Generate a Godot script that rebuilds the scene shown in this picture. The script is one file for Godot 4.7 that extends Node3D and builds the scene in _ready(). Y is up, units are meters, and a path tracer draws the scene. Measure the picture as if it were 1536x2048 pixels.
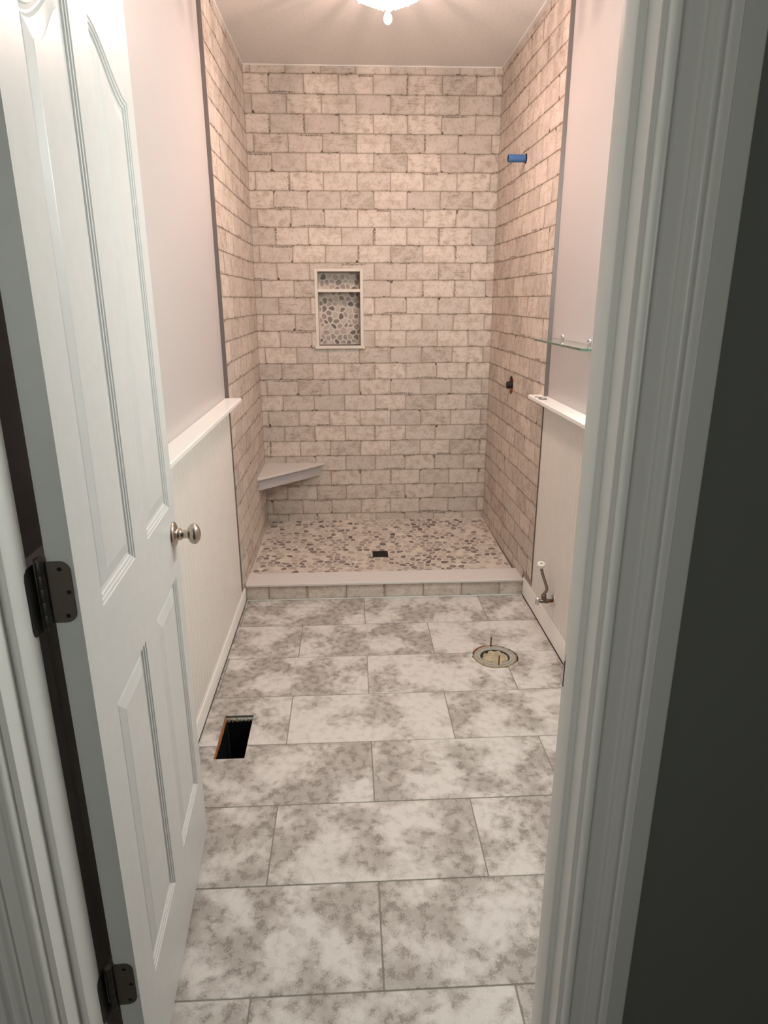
extends Node3D
# A small bathroom seen from the hallway: tiled walk-in shower at the far end, open door on the left.
# x runs right, y up, z towards the viewer; the tiled back wall is the plane z = 0.

const LEFT := -0.643      # drywall planes
const RIGHT := 0.862
const TILE_L := -0.626    # tile faces in the shower
const TILE_R := 0.826   # at the back corner; the right wall runs out of square by about a degree
const SPLAY := 0.0155
const CEIL := 2.765
const FRONT := 3.36       # room side of the partition with the doorway
const HALL := 3.48        # hallway side of it

class MB:
	var v := PackedVector3Array()
	var n := PackedVector3Array()
	var t := PackedVector2Array()
	var c := PackedColorArray()
	var col := Color(1, 1, 1)
	var xf := Transform3D()
	func tri(a: Vector3, b: Vector3, d: Vector3, na: Vector3, nb: Vector3, nd: Vector3, ta := Vector2(), tb := Vector2(), td := Vector2()):
		var flip = ((d - a).cross(b - a).dot(na + nb + nd) < 0.0) != (xf.basis.determinant() < 0.0)
		var nb_ = xf.basis.inverse().transposed()
		v.append(xf * a); n.append((nb_ * na).normalized()); t.append(ta); c.append(col)
		if flip:
			v.append(xf * d); n.append((nb_ * nd).normalized()); t.append(td); c.append(col)
			v.append(xf * b); n.append((nb_ * nb).normalized()); t.append(tb); c.append(col)
		else:
			v.append(xf * b); n.append((nb_ * nb).normalized()); t.append(tb); c.append(col)
			v.append(xf * d); n.append((nb_ * nd).normalized()); t.append(td); c.append(col)
	func flat(a: Vector3, b: Vector3, d: Vector3, hint: Vector3):
		var m = (b - a).cross(d - a)
		if m.length_squared() < 1e-18: return
		m = m.normalized()
		if m.dot(hint) < 0: m = -m
		tri(a, b, d, m, m, m)
	func quad(a: Vector3, b: Vector3, d: Vector3, e: Vector3, hint: Vector3):
		flat(a, b, d, hint); flat(a, d, e, hint)
	func box(lo: Vector3, hi: Vector3, ch := 0.0):
		var mid = (lo + hi) * 0.5
		var h = (hi - lo) * 0.5
		ch = minf(ch, minf(h.x, minf(h.y, h.z)) * 0.9)
		for ax in 3:
			var a1 = (ax + 1) % 3
			var a2 = (ax + 2) % 3
			for s in [-1.0, 1.0]:
				var p = []
				for q in [[-1, -1], [1, -1], [1, 1], [-1, 1]]:
					var w = Vector3()
					w[ax] = s * h[ax]; w[a1] = q[0] * (h[a1] - ch); w[a2] = q[1] * (h[a2] - ch)
					p.append(mid + w)
				var hint = Vector3(); hint[ax] = s
				quad(p[0], p[1], p[2], p[3], hint)
		if ch <= 0.0: return
		for ax in 3:
			var a1 = (ax + 1) % 3
			var a2 = (ax + 2) % 3
			for s in [-1.0, 1.0]:
				for r in [-1.0, 1.0]:
					var p = []
					for e in [-1.0, 1.0]:
						var w = Vector3(); w[ax] = e * (h[ax] - ch); w[a1] = s * h[a1]; w[a2] = r * (h[a2] - ch)
						var x = Vector3(); x[ax] = e * (h[ax] - ch); x[a1] = s * (h[a1] - ch); x[a2] = r * h[a2]
						p.append([mid + w, mid + x])
					var hint = Vector3(); hint[a1] = s; hint[a2] = r
					quad(p[0][0], p[1][0], p[1][1], p[0][1], hint)
		for s in [-1.0, 1.0]:
			for r in [-1.0, 1.0]:
				for q in [-1.0, 1.0]:
					var k = Vector3(s, r, q)
					flat(mid + k * (h - Vector3(0, ch, ch)), mid + k * (h - Vector3(ch, 0, ch)), mid + k * (h - Vector3(ch, ch, 0)), k)
	func lathe(prof: Array, segs := 24):   # prof: Vector2(radius, height), outside on the right when going up
		var ns = []
		for i in prof.size() - 1:
			var d: Vector2 = prof[i + 1] - prof[i]
			ns.append(Vector2(d.y, -d.x).normalized())
		for i in prof.size() - 1:
			var n0: Vector2 = ns[i]
			var n1: Vector2 = ns[i]
			if i > 0 and ns[i - 1].dot(ns[i]) > 0.72: n0 = (ns[i - 1] + ns[i]).normalized()
			if i < ns.size() - 1 and ns[i + 1].dot(ns[i]) > 0.72: n1 = (ns[i + 1] + ns[i]).normalized()
			for k in segs:
				var a0 = TAU * k / segs
				var a1 = TAU * (k + 1) / segs
				var c0 = Vector3(cos(a0), 0, sin(a0))
				var c1 = Vector3(cos(a1), 0, sin(a1))
				var p: Vector2 = prof[i]
				var q: Vector2 = prof[i + 1]
				var A = c0 * p.x + Vector3.UP * p.y
				var B = c1 * p.x + Vector3.UP * p.y
				var C = c1 * q.x + Vector3.UP * q.y
				var D = c0 * q.x + Vector3.UP * q.y
				var nA = c0 * n0.x + Vector3.UP * n0.y
				var nB = c1 * n0.x + Vector3.UP * n0.y
				var nC = c1 * n1.x + Vector3.UP * n1.y
				var nD = c0 * n1.x + Vector3.UP * n1.y
				if p.x > 1e-6: tri(A, B, C, nA, nB, nC)
				if q.x > 1e-6: tri(A, C, D, nA, nC, nD)
	func tube(pts: Array, r: float, segs := 10, caps := true):
		var rings = []
		var last = Vector3(0.31, 0.2, 0.93)
		for i in pts.size():
			var d: Vector3 = (pts[mini(i + 1, pts.size() - 1)] - pts[maxi(i - 1, 0)]).normalized()
			var u = (last - d * last.dot(d))
			if u.length() < 1e-3: u = d.cross(Vector3(0.6, 0.1, -0.3))
			u = u.normalized(); last = u
			var w = d.cross(u)
			var ring = []
			for k in segs:
				ring.append(u * cos(TAU * k / segs) + w * sin(TAU * k / segs))
			rings.append(ring)
		for i in pts.size() - 1:
			for k in segs:
				var k1 = (k + 1) % segs
				var a = rings[i][k]; var b = rings[i][k1]; var d = rings[i + 1][k1]; var e = rings[i + 1][k]
				tri(pts[i] + a * r, pts[i] + b * r, pts[i + 1] + d * r, a, b, d)
				tri(pts[i] + a * r, pts[i + 1] + d * r, pts[i + 1] + e * r, a, d, e)
		if caps:
			for e in [0, pts.size() - 1]:
				var d = (pts[1] - pts[0]) if e else (pts[0] - pts[1])
				if e: d = pts[e] - pts[e - 1]
				for k in range(1, segs - 1):
					flat(pts[e] + rings[e][0] * r, pts[e] + rings[e][k] * r, pts[e] + rings[e][k + 1] * r, d)
	func extrude(prof: PackedVector2Array, O: Vector3, U: Vector3, V: Vector3, W: Vector3, caps := true):   # closed profile in (U,V), swept by W
		var cw = Geometry2D.is_polygon_clockwise(prof)
		var m = prof.size()
		var ns = []
		for i in m:
			var d = (prof[(i + 1) % m] - prof[i]).normalized()
			ns.append(Vector2(-d.y, d.x) if cw else Vector2(d.y, -d.x))
		for i in m:
			var n0 = ns[i]
			var n1 = ns[i]
			if ns[(i + m - 1) % m].dot(ns[i]) > 0.8: n0 = (ns[(i + m - 1) % m] + ns[i]).normalized()
			if ns[(i + 1) % m].dot(ns[i]) > 0.8: n1 = (ns[(i + 1) % m] + ns[i]).normalized()
			var p = prof[i]
			var q = prof[(i + 1) % m]
			var A = O + U * p.x + V * p.y
			var B = O + U * q.x + V * q.y
			var nA = U * n0.x + V * n0.y
			var nB = U * n1.x + V * n1.y
			tri(A, B, B + W, nA, nB, nB)
			tri(A, B + W, A + W, nA, nB, nA)
		if caps:
			var ix = Geometry2D.triangulate_polygon(prof)
			for k in range(0, ix.size(), 3):
				var a = prof[ix[k]]; var b = prof[ix[k + 1]]; var d = prof[ix[k + 2]]
				flat(O + U * a.x + V * a.y, O + U * b.x + V * b.y, O + U * d.x + V * d.y, -W)
				flat(O + W + U * a.x + V * a.y, O + W + U * b.x + V * b.y, O + W + U * d.x + V * d.y, W)
	# a flat piece: top face at height h over the plane, bevelled rim going down by drop
	func piece(poly: PackedVector2Array, O: Vector3, U: Vector3, V: Vector3, N: Vector3, h: float, bev: float, drop: float, uvr := Rect2(0, 0, 1, 1), fu := false, fv := false):
		var p = poly
		if Geometry2D.is_polygon_clockwise(p):
			p = p.duplicate(); p.reverse()
		var m = p.size()
		var ins = PackedVector2Array()
		for i in m:
			var d0 = (p[i] - p[(i + m - 1) % m]).normalized()
			var d1 = (p[(i + 1) % m] - p[i]).normalized()
			var l0 = Vector2(-d0.y, d0.x)
			var l1 = Vector2(-d1.y, d1.x)
			var b = l0 + l1
			if b.length() < 0.2: b = l0
			b = b.normalized()
			ins.append(p[i] + b * bev / maxf(0.5, b.dot(l0)))
		var uvo = PackedVector2Array()
		var uvi = PackedVector2Array()
		for i in m:
			for w in 2:
				var q = ((p[i] if w == 0 else ins[i]) - uvr.position) / uvr.size
				if fu: q.x = 1.0 - q.x
				if fv: q.y = 1.0 - q.y
				q.y = 1.0 - q.y
				if w == 0: uvo.append(q)
				else: uvi.append(q)
		var ix = Geometry2D.triangulate_polygon(ins)
		if ix.is_empty():
			for k in range(1, m - 1): ix.append_array(PackedInt32Array([0, k, k + 1]))
		for k in range(0, ix.size(), 3):
			var q = [ix[k], ix[k + 1], ix[k + 2]]
			tri(O + U * ins[q[0]].x + V * ins[q[0]].y + N * h, O + U * ins[q[1]].x + V * ins[q[1]].y + N * h, O + U * ins[q[2]].x + V * ins[q[2]].y + N * h, N, N, N, uvi[q[0]], uvi[q[1]], uvi[q[2]])
		for i in m:
			var j = (i + 1) % m
			var A = O + U * p[i].x + V * p[i].y + N * (h - drop)
			var B = O + U * p[j].x + V * p[j].y + N * (h - drop)
			var C = O + U * ins[j].x + V * ins[j].y + N * h
			var D = O + U * ins[i].x + V * ins[i].y + N * h
			var e = (p[j] - p[i]).normalized()
			var g = (U * e.y - V * e.x) * drop + N * bev
			g = g.normalized()
			tri(A, B, C, g, g, g, uvo[i], uvo[j], uvi[j])
			tri(A, C, D, g, g, g, uvo[i], uvi[j], uvi[i])
	# solid slab under a polygon: top at h0, bottom at h1
	func slab(poly: PackedVector2Array, O: Vector3, U: Vector3, V: Vector3, N: Vector3, h0: float, h1: float):
		extrude(poly, O + N * h1, U, V, N * (h0 - h1))
	func done(colors := false) -> ArrayMesh:
		var a = []
		a.resize(Mesh.ARRAY_MAX)
		a[Mesh.ARRAY_VERTEX] = v; a[Mesh.ARRAY_NORMAL] = n; a[Mesh.ARRAY_TEX_UV] = t
		if colors: a[Mesh.ARRAY_COLOR] = c
		var am = ArrayMesh.new()
		am.add_surface_from_arrays(Mesh.PRIMITIVE_TRIANGLES, a)
		return am

var rng := RandomNumberGenerator.new()
var M := {}
var taken := {}

func numbered(called: String) -> String:
	if not taken.has(called):
		taken[called] = 0
		return called
	taken[called] += 1
	return "%s_%03d" % [called, taken[called]]

func thing(called: String, label: String, category: String, at := Vector3.ZERO, kind := "", group := "") -> Node3D:
	var o = Node3D.new()
	o.name = numbered(called)
	o.position = at
	add_child(o, true)
	o.set_meta("label", label); o.set_meta("category", category)
	if kind: o.set_meta("kind", kind)
	if group: o.set_meta("group", group)
	return o

func part(called: String, m: MB, material: Material, parent: Node, label := "", colors := false) -> MeshInstance3D:
	var o = MeshInstance3D.new()
	o.mesh = m.done(colors)
	o.material_override = material
	var k = 0
	var nm = called
	while parent.has_node(nm):
		k += 1
		nm = "%s_%03d" % [called, k]
	o.name = nm
	parent.add_child(o, true)
	if label: o.set_meta("label", label)
	return o

# many alike parts: the counter is kept by the caller to stay fast
func piece_node(called: String, k: int, mesh: ArrayMesh, material: Material, parent: Node):
	var o = MeshInstance3D.new()
	o.mesh = mesh
	o.material_override = material
	o.name = called if k == 0 else "%s_%03d" % [called, k]
	parent.add_child(o)

func mat(c: Color, rough := 0.5, metal := 0.0) -> StandardMaterial3D:
	var m = StandardMaterial3D.new()
	m.albedo_color = c; m.roughness = rough; m.metallic = metal
	return m

func noise(sd: int, freq: float, oct := 4, kind := FastNoiseLite.TYPE_SIMPLEX_SMOOTH, fr := FastNoiseLite.FRACTAL_FBM, warp := 0.0) -> FastNoiseLite:
	var f = FastNoiseLite.new()
	f.seed = sd; f.frequency = freq; f.noise_type = kind; f.fractal_type = fr; f.fractal_octaves = oct
	if warp > 0.0:
		f.domain_warp_enabled = true; f.domain_warp_amplitude = warp; f.domain_warp_frequency = freq * 1.5
		f.domain_warp_fractal_type = FastNoiseLite.DOMAIN_WARP_FRACTAL_PROGRESSIVE; f.domain_warp_fractal_octaves = 3
	return f

func field(f: FastNoiseLite, w: int, h: int) -> PackedByteArray:
	var im = f.get_image(w, h, false, false, true)
	im.convert(Image.FORMAT_L8)
	return im.get_data()

func sstep(a: float, b: float, x: float) -> float:
	var q = clampf((x - a) / (b - a), 0.0, 1.0)
	return q * q * (3.0 - 2.0 * q)

# weathered white brick tile: pale body, brownish smudges, scratched strata, chipped dark corners
func wall_tile_texture(sd: int, style: int) -> ImageTexture:
	var w = 256
	var h = 128
	var r = RandomNumberGenerator.new()
	r.seed = sd * 77 + 5
	var cloud = field(noise(sd, 0.009, 5), w, h)
	var speck = field(noise(sd + 100, 0.11, 3), w, h)
	var grain = field(noise(sd + 200, 0.3, 2), w, h)
	var sn = noise(sd + 300, 0.05, 3)
	var warp = field(noise(sd + 400, 0.03, 3), w, h)
	var out = PackedByteArray()
	out.resize(w * h * 3)
	var tone = r.randf_range(-0.06, 0.04)
	var smudge = r.randf_range(0.2, 0.62)
	var corner = r.randi() % 6
	var cr = r.randf_range(14.0, 30.0)
	var end_band = r.randf() < 0.17
	var end_x = r.randf_range(3.0, 9.0) if r.randf() < 0.5 else w - r.randf_range(3.0, 9.0)
	var end_w = r.randf_range(3.0, 8.0)
	var top_band = r.randf() < 0.13
	var tb_from = r.randf_range(0.2, 0.6) * w
	for y in h:
		for x in w:
			var i = y * w + x
			var cl = cloud[i] / 255.0
			var sp = speck[i] / 255.0
			var gr = grain[i] / 255.0
			var wv = warp[i] / 255.0 - 0.5
			var e = minf(minf(x, w - 1 - x), minf(y, h - 1 - y))
			var dirt = sstep(0.38, 0.92, cl * 0.8 + sp * 0.2) * smudge * (0.6 + 0.6 * sp)
			dirt += sstep(12.0, 0.0, e + wv * 18.0) * 0.36 * (0.4 + sp)
			dirt += sstep(0.68, 0.84, sp) * 0.18 + sstep(0.02, 0.30, wv) * (0.15 + 0.35 * sp)
			if style == 1 or style == 2:
				var st = sn.get_noise_2d(x * 0.13 + 40.0 * style, y * 1.7 + wv * 11.0) * 0.5 + 0.5
				dirt += sstep(0.55, 0.74, st) * (0.85 if style == 1 else 0.5) * sstep(0.25, 0.6, cl)
			if style == 3 and y > h * 0.52 + wv * 10.0:
				dirt += 0.12
			if style == 3:
				dirt += sstep(3.0, 0.0, absf(y - h * 0.52 - wv * 12.0)) * 0.5
			var dark = 0.0
			if corner < 4:
				var dx = x if corner % 2 == 0 else w - 1 - x
				var dy = y if corner < 2 else h - 1 - y
				dark = maxf(dark, sstep(cr, cr * 0.55, dx + dy + wv * 30.0))
			dark = maxf(dark, sstep(4.5, 1.5, minf(y, h - 1 - y) + wv * 26.0 - (sp - 0.5) * 10.0 + 3.2) * sstep(0.62, 0.8, cl * 0.75 + sp * 0.3))
			if end_band: dark = maxf(dark, sstep(end_w, end_w * 0.4, absf(x - end_x) + wv * 14.0) * sstep(0.38, 0.55, sp) * 0.8)
			if top_band and x > tb_from: dark = maxf(dark, sstep(7.0, 4.0, absf(y - 9.0) + wv * 10.0) * sstep(0.42, 0.56, sp) * 0.9)
			dirt = clampf(dirt, 0.0, 1.0)
			var f = 1.0 + tone + (gr - 0.5) * 0.10 + (sp - 0.5) * 0.08
			var cr3 = lerpf(lerpf(0.832, 0.665, dirt), 0.36, dark) * f
			var cg3 = lerpf(lerpf(0.787, 0.600, dirt), 0.305, dark) * f
			var cb3 = lerpf(lerpf(0.748, 0.530, dirt), 0.26, dark) * f
			out[i * 3] = clampi(int(cr3 * 255.0), 0, 255)
			out[i * 3 + 1] = clampi(int(cg3 * 255.0), 0, 255)
			out[i * 3 + 2] = clampi(int(cb3 * 255.0), 0, 255)
	return ImageTexture.create_from_image(Image.create_from_data(w, h, false, Image.FORMAT_RGB8, out))

# grey stone-look floor tile: pale clouds, crusty darker patches, thin ragged veins
func floor_tile_texture(sd: int) -> ImageTexture:
	var w = 896
	var h = 448
	var bias = [0.05, -0.07, 0.02, 0.10, -0.03, 0.0, -0.10][sd % 7]
	var big = field(noise(sd, 0.0030, 6, FastNoiseLite.TYPE_SIMPLEX_SMOOTH, FastNoiseLite.FRACTAL_FBM, 70.0), w, h)
	var midn = field(noise(sd + 31, 0.016, 6, FastNoiseLite.TYPE_SIMPLEX_SMOOTH, FastNoiseLite.FRACTAL_FBM, 30.0), w, h)
	var fine = field(noise(sd + 62, 0.11, 5), w, h)
	var vein = field(noise(sd + 93, 0.017, 5, FastNoiseLite.TYPE_SIMPLEX_SMOOTH, FastNoiseLite.FRACTAL_RIDGED, 24.0), w, h)
	var out = PackedByteArray()
	out.resize(w * h * 3)
	for i in w * h:
		var b = big[i] / 255.0
		var m = midn[i] / 255.0
		var f = fine[i] / 255.0
		var v = vein[i] / 255.0
		var body = b * 0.74 + m * 0.20 + f * 0.06 + bias
		var k = 0.60 * sstep(0.30, 0.74, body)
		k += 0.40 * sstep(0.50, 0.72, m * 0.70 + f * 0.30) * sstep(0.40, 0.66, body)
		k += 0.16 * sstep(0.60, 0.75, m) * sstep(0.50, 0.30, body)
		k -= 0.34 * sstep(0.80, 0.94, v) * sstep(0.36, 0.58, body)
		k -= 0.20 * sstep(0.54, 0.72, f) * sstep(0.55, 0.35, m)
		k += (f - 0.5) * 0.24
		k = clampf(k, -0.15, 1.05)
		out[i * 3] = clampi(int((0.828 - 0.270 * k) * 255.0), 0, 255)
		out[i * 3 + 1] = clampi(int((0.814 - 0.284 * k) * 255.0), 0, 255)
		out[i * 3 + 2] = clampi(int((0.795 - 0.295 * k) * 255.0), 0, 255)
	return ImageTexture.create_from_image(Image.create_from_data(w, h, false, Image.FORMAT_RGB8, out))

func surface_noise(c0: Color, c1: Color, freq: float, rough: float, scale: float, bump := 0.0) -> StandardMaterial3D:
	var m = mat(Color.WHITE, rough)
	var f = noise(int(freq * 1000.0) + 7, freq, 4)
	var bytes = field(f, 256, 256)
	var out = PackedByteArray()
	out.resize(256 * 256 * 3)
	for i in 256 * 256:
		var q = c0.lerp(c1, bytes[i] / 255.0)
		out[i * 3] = int(q.r * 255); out[i * 3 + 1] = int(q.g * 255); out[i * 3 + 2] = int(q.b * 255)
	m.albedo_texture = ImageTexture.create_from_image(Image.create_from_data(256, 256, false, Image.FORMAT_RGB8, out))
	m.uv1_triplanar = true; m.uv1_world_triplanar = true; m.uv1_scale = Vector3.ONE * scale
	if bump > 0.0:
		m.heightmap_enabled = true; m.heightmap_texture = m.albedo_texture; m.heightmap_scale = bump
	return m

func materials():
	M.drywall = mat(Color(0.762, 0.740, 0.732), 0.42)
	M.ceiling = surface_noise(Color(0.91, 0.885, 0.865), Color(0.945, 0.92, 0.90), 0.08, 0.9, 2.0, 0.05)
	M.trim = mat(Color(0.945, 0.94, 0.925), 0.33)
	M.wainscot = mat(Color(0.905, 0.888, 0.862), 0.45)
	M.door = surface_noise(Color(0.81, 0.818, 0.812), Color(0.83, 0.838, 0.832), 0.05, 0.36, 1.5)
	M.hall = mat(Color(0.46, 0.468, 0.452), 0.8)
	M.grout = surface_noise(Color(0.58, 0.525, 0.465), Color(0.68, 0.625, 0.565), 0.1, 0.95, 3.0)
	M.floor_grout = mat(Color(0.56, 0.535, 0.50), 0.95)
	M.pan_grout = surface_noise(Color(0.80, 0.765, 0.72), Color(0.85, 0.815, 0.77), 0.1, 0.9, 3.0)
	M.stone = surface_noise(Color(0.825, 0.805, 0.79), Color(0.86, 0.84, 0.825), 0.2, 0.4, 4.0)
	M.apron = mat(Color(0.74, 0.72, 0.72), 0.5)
	M.niche_frame = mat(Color(0.86, 0.83, 0.79), 0.5)
	M.caulk = mat(Color(0.93, 0.92, 0.90), 0.6)
	M.edge_metal = mat(Color(0.50, 0.465, 0.45), 0.5, 0.45)
	M.nickel = mat(Color(0.74, 0.70, 0.65), 0.26, 1.0)
	M.hinge = mat(Color(0.36, 0.33, 0.29), 0.5, 0.4)
	M.strike = mat(Color(0.40, 0.33, 0.27), 0.5, 0.5)
	M.hinge_dark = mat(Color(0.26, 0.26, 0.25), 0.45, 0.5)
	M.screw_hole = mat(Color(0.03, 0.025, 0.02), 0.9)
	M.black = mat(Color(0.06, 0.06, 0.062), 0.7)
	M.chrome = mat(Color(0.82, 0.80, 0.79), 0.16, 1.0)
	M.braid = surface_noise(Color(0.30, 0.27, 0.23), Color(0.52, 0.47, 0.40), 0.25, 0.5, 24.0)
	M.braid.metallic = 0.4
	M.valve = mat(Color(0.45, 0.42, 0.38), 0.35, 0.9)
	M.nut = mat(Color(0.93, 0.91, 0.87), 0.4)
	M.brass = mat(Color(0.50, 0.28, 0.13), 0.5, 0.7)
	M.iron = surface_noise(Color(0.55, 0.54, 0.51), Color(0.80, 0.78, 0.74), 0.12, 0.55, 14.0)
	M.gasket = mat(Color(0.20, 0.195, 0.19), 0.7)
	M.plug = surface_noise(Color(0.66, 0.60, 0.50), Color(0.86, 0.80, 0.69), 0.1, 0.9, 12.0, 0.2)
	M.thinset = surface_noise(Color(0.62, 0.60, 0.55), Color(0.90, 0.88, 0.83), 0.2, 0.95, 14.0, 0.2)
	M.rubble = surface_noise(Color(0.36, 0.29, 0.16), Color(0.84, 0.80, 0.68), 0.25, 0.95, 16.0, 0.2)
	M.rust = mat(Color(0.56, 0.30, 0.18), 0.9)
	M.plywood = surface_noise(Color(0.55, 0.30, 0.14), Color(0.86, 0.60, 0.38), 0.22, 0.9, 10.0)
	M.tile_edge = mat(Color(0.42, 0.42, 0.40), 0.9)
	M.duct = mat(Color(0.10, 0.115, 0.12), 0.5, 0.3)
	M.cavity = mat(Color(0.10, 0.045, 0.03), 0.9)
	M.membrane = mat(Color(0.80, 0.36, 0.12), 0.8)
	M.copper = mat(Color(0.72, 0.36, 0.13), 0.5, 0.3)
	M.tape = surface_noise(Color(0.20, 0.36, 0.56), Color(0.32, 0.48, 0.68), 0.15, 0.7, 12.0, 0.15)
	M.tape_dark = mat(Color(0.05, 0.06, 0.12), 0.8)
	M.wood_brown = mat(Color(0.33, 0.25, 0.19), 0.8)
	M.hall_wood = surface_noise(Color(0.22, 0.16, 0.11), Color(0.32, 0.23, 0.16), 0.02, 0.5, 2.0)
	M.glass = mat(Color(0.86, 0.95, 0.91, 0.10), 0.03)
	M.glass.transparency = BaseMaterial3D.TRANSPARENCY_ALPHA
	M.glass_edge = mat(Color(0.30, 0.42, 0.36), 0.15)
	M.glow = mat(Color(1, 0.97, 0.92), 0.4)
	M.glow.emission_enabled = true; M.glow.emission = Color(1.0, 0.95, 0.90); M.glow.emission_energy_multiplier = 3.5
	M.led = mat(Color(1, 1, 1), 0.5)
	M.led.emission_enabled = true; M.led.emission = Color(0.95, 1.0, 0.97); M.led.emission_energy_multiplier = 3.0
	M.crystal = mat(Color(0.90, 0.87, 0.83), 0.15)
	M.pebble = mat(Color.WHITE, 0.55)
	M.pebble.vertex_color_use_as_albedo = true
	M.wall_tiles = []
	for i in 18:
		var tm = mat(Color.WHITE, 0.62)
		tm.albedo_texture = wall_tile_texture(11 + i * 3, [0, 4, 1, 0, 2, 0, 4, 2, 0, 0, 4, 0, 2, 3, 0, 1, 4, 0][i])
		tm.heightmap_enabled = true; tm.heightmap_texture = tm.albedo_texture; tm.heightmap_scale = 0.12
		tm.texture_repeat = false
		M.wall_tiles.append(tm)
	M.floor_tiles = []
	for i in 7:
		var fm = mat(Color.WHITE, 0.5)
		fm.albedo_texture = floor_tile_texture(401 + i * 17)
		fm.heightmap_enabled = true; fm.heightmap_texture = fm.albedo_texture; fm.heightmap_scale = 0.06
		fm.texture_repeat = false
		M.floor_tiles.append(fm)

func rect(a: float, b: float, c: float, d: float) -> PackedVector2Array:
	return PackedVector2Array([Vector2(a, b), Vector2(c, b), Vector2(c, d), Vector2(a, d)])

func circle(x: float, y: float, r: float, k: int, wob := 0.0) -> PackedVector2Array:
	var p = PackedVector2Array()
	for i in k:
		var q = r + rng.randf_range(-wob, wob)
		p.append(Vector2(x + q * cos(TAU * i / k), y + q * sin(TAU * i / k)))
	return p

# split long edges and shake the outline a little; round the corners of whole tiles
func rustic(p: PackedVector2Array, shake: float, rad: float) -> PackedVector2Array:
	var out = PackedVector2Array()
	var m = p.size()
	for i in m:
		var a = p[i]
		var b = p[(i + 1) % m]
		var pr = p[(i + m - 1) % m]
		var d = b - a
		var L = d.length()
		if m == 4 and L > rad * 4.0 and (a - pr).length() > rad * 4.0:
			var u = (pr - a).normalized()
			var w = d.normalized()
			var rr = rad * rng.randf_range(0.9, 1.6)
			out.append(a + u * rr); out.append(a + (u + w) * rr * 0.3); out.append(a + w * rr)
		else:
			out.append(a)
		if L > 0.07:
			for k in [0.33, 0.67]:
				out.append(a + d * k + Vector2(-d.y, d.x).normalized() * rng.randf_range(-shake, shake))
	return out

# lay tiles of a running bond on a plane; region = outer outline, holes are cut out
func lay_tiles(parent: Node, mats: Array, O: Vector3, U: Vector3, V: Vector3, N: Vector3, region: PackedVector2Array, holes: Array, rows: Array, pitch: float, u_even: float, u_odd: float, joint: float, bev: float, rise: float, called := "tile", shake := 0.0007, rad := 0.004):
	var lo = Vector2(1e9, 1e9)
	var hi = Vector2(-1e9, -1e9)
	for p in region:
		lo = lo.min(p); hi = hi.max(p)
	var last = -1
	var k = 0
	for ri in rows.size() - 1:
		var v0: float = rows[ri]
		var v1: float = rows[ri + 1]
		var a: float = u_even if ri % 2 == 0 else u_odd
		var j = floori((lo.x - a) / pitch)
		while a + j * pitch < hi.x:
			var full = rect(a + j * pitch + joint * 0.5, v0 + joint * 0.5, a + (j + 1) * pitch - joint * 0.5, v1 - joint * 0.5)
			j += 1
			var polys = Geometry2D.intersect_polygons(full, region)
			for hole in holes:
				var nxt = []
				for q in polys:
					nxt.append_array(Geometry2D.clip_polygons(q, hole))
				polys = nxt
			var mi = rng.randi() % mats.size()
			if mi == last: mi = (mi + 1) % mats.size()
			last = mi
			var fu = rng.randf() < 0.5
			var fv = rng.randf() < 0.5
			for q in polys:
				if Geometry2D.is_polygon_clockwise(q): continue
				var bl = Vector2(1e9, 1e9)
				var bh = Vector2(-1e9, -1e9)
				for p in q:
					bl = bl.min(p); bh = bh.max(p)
				if bh.x - bl.x < 0.006 or bh.y - bl.y < 0.006: continue
				var mb = MB.new()
				mb.piece(rustic(q, shake, rad), O, U, V, N, rise + rng.randf_range(-0.0004, 0.0004), bev, rise + 0.001, Rect2(full[0], full[2] - full[0]), fu, fv)
				piece_node(called, k, mb.done(), mats[mi], parent)
				k += 1

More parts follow.
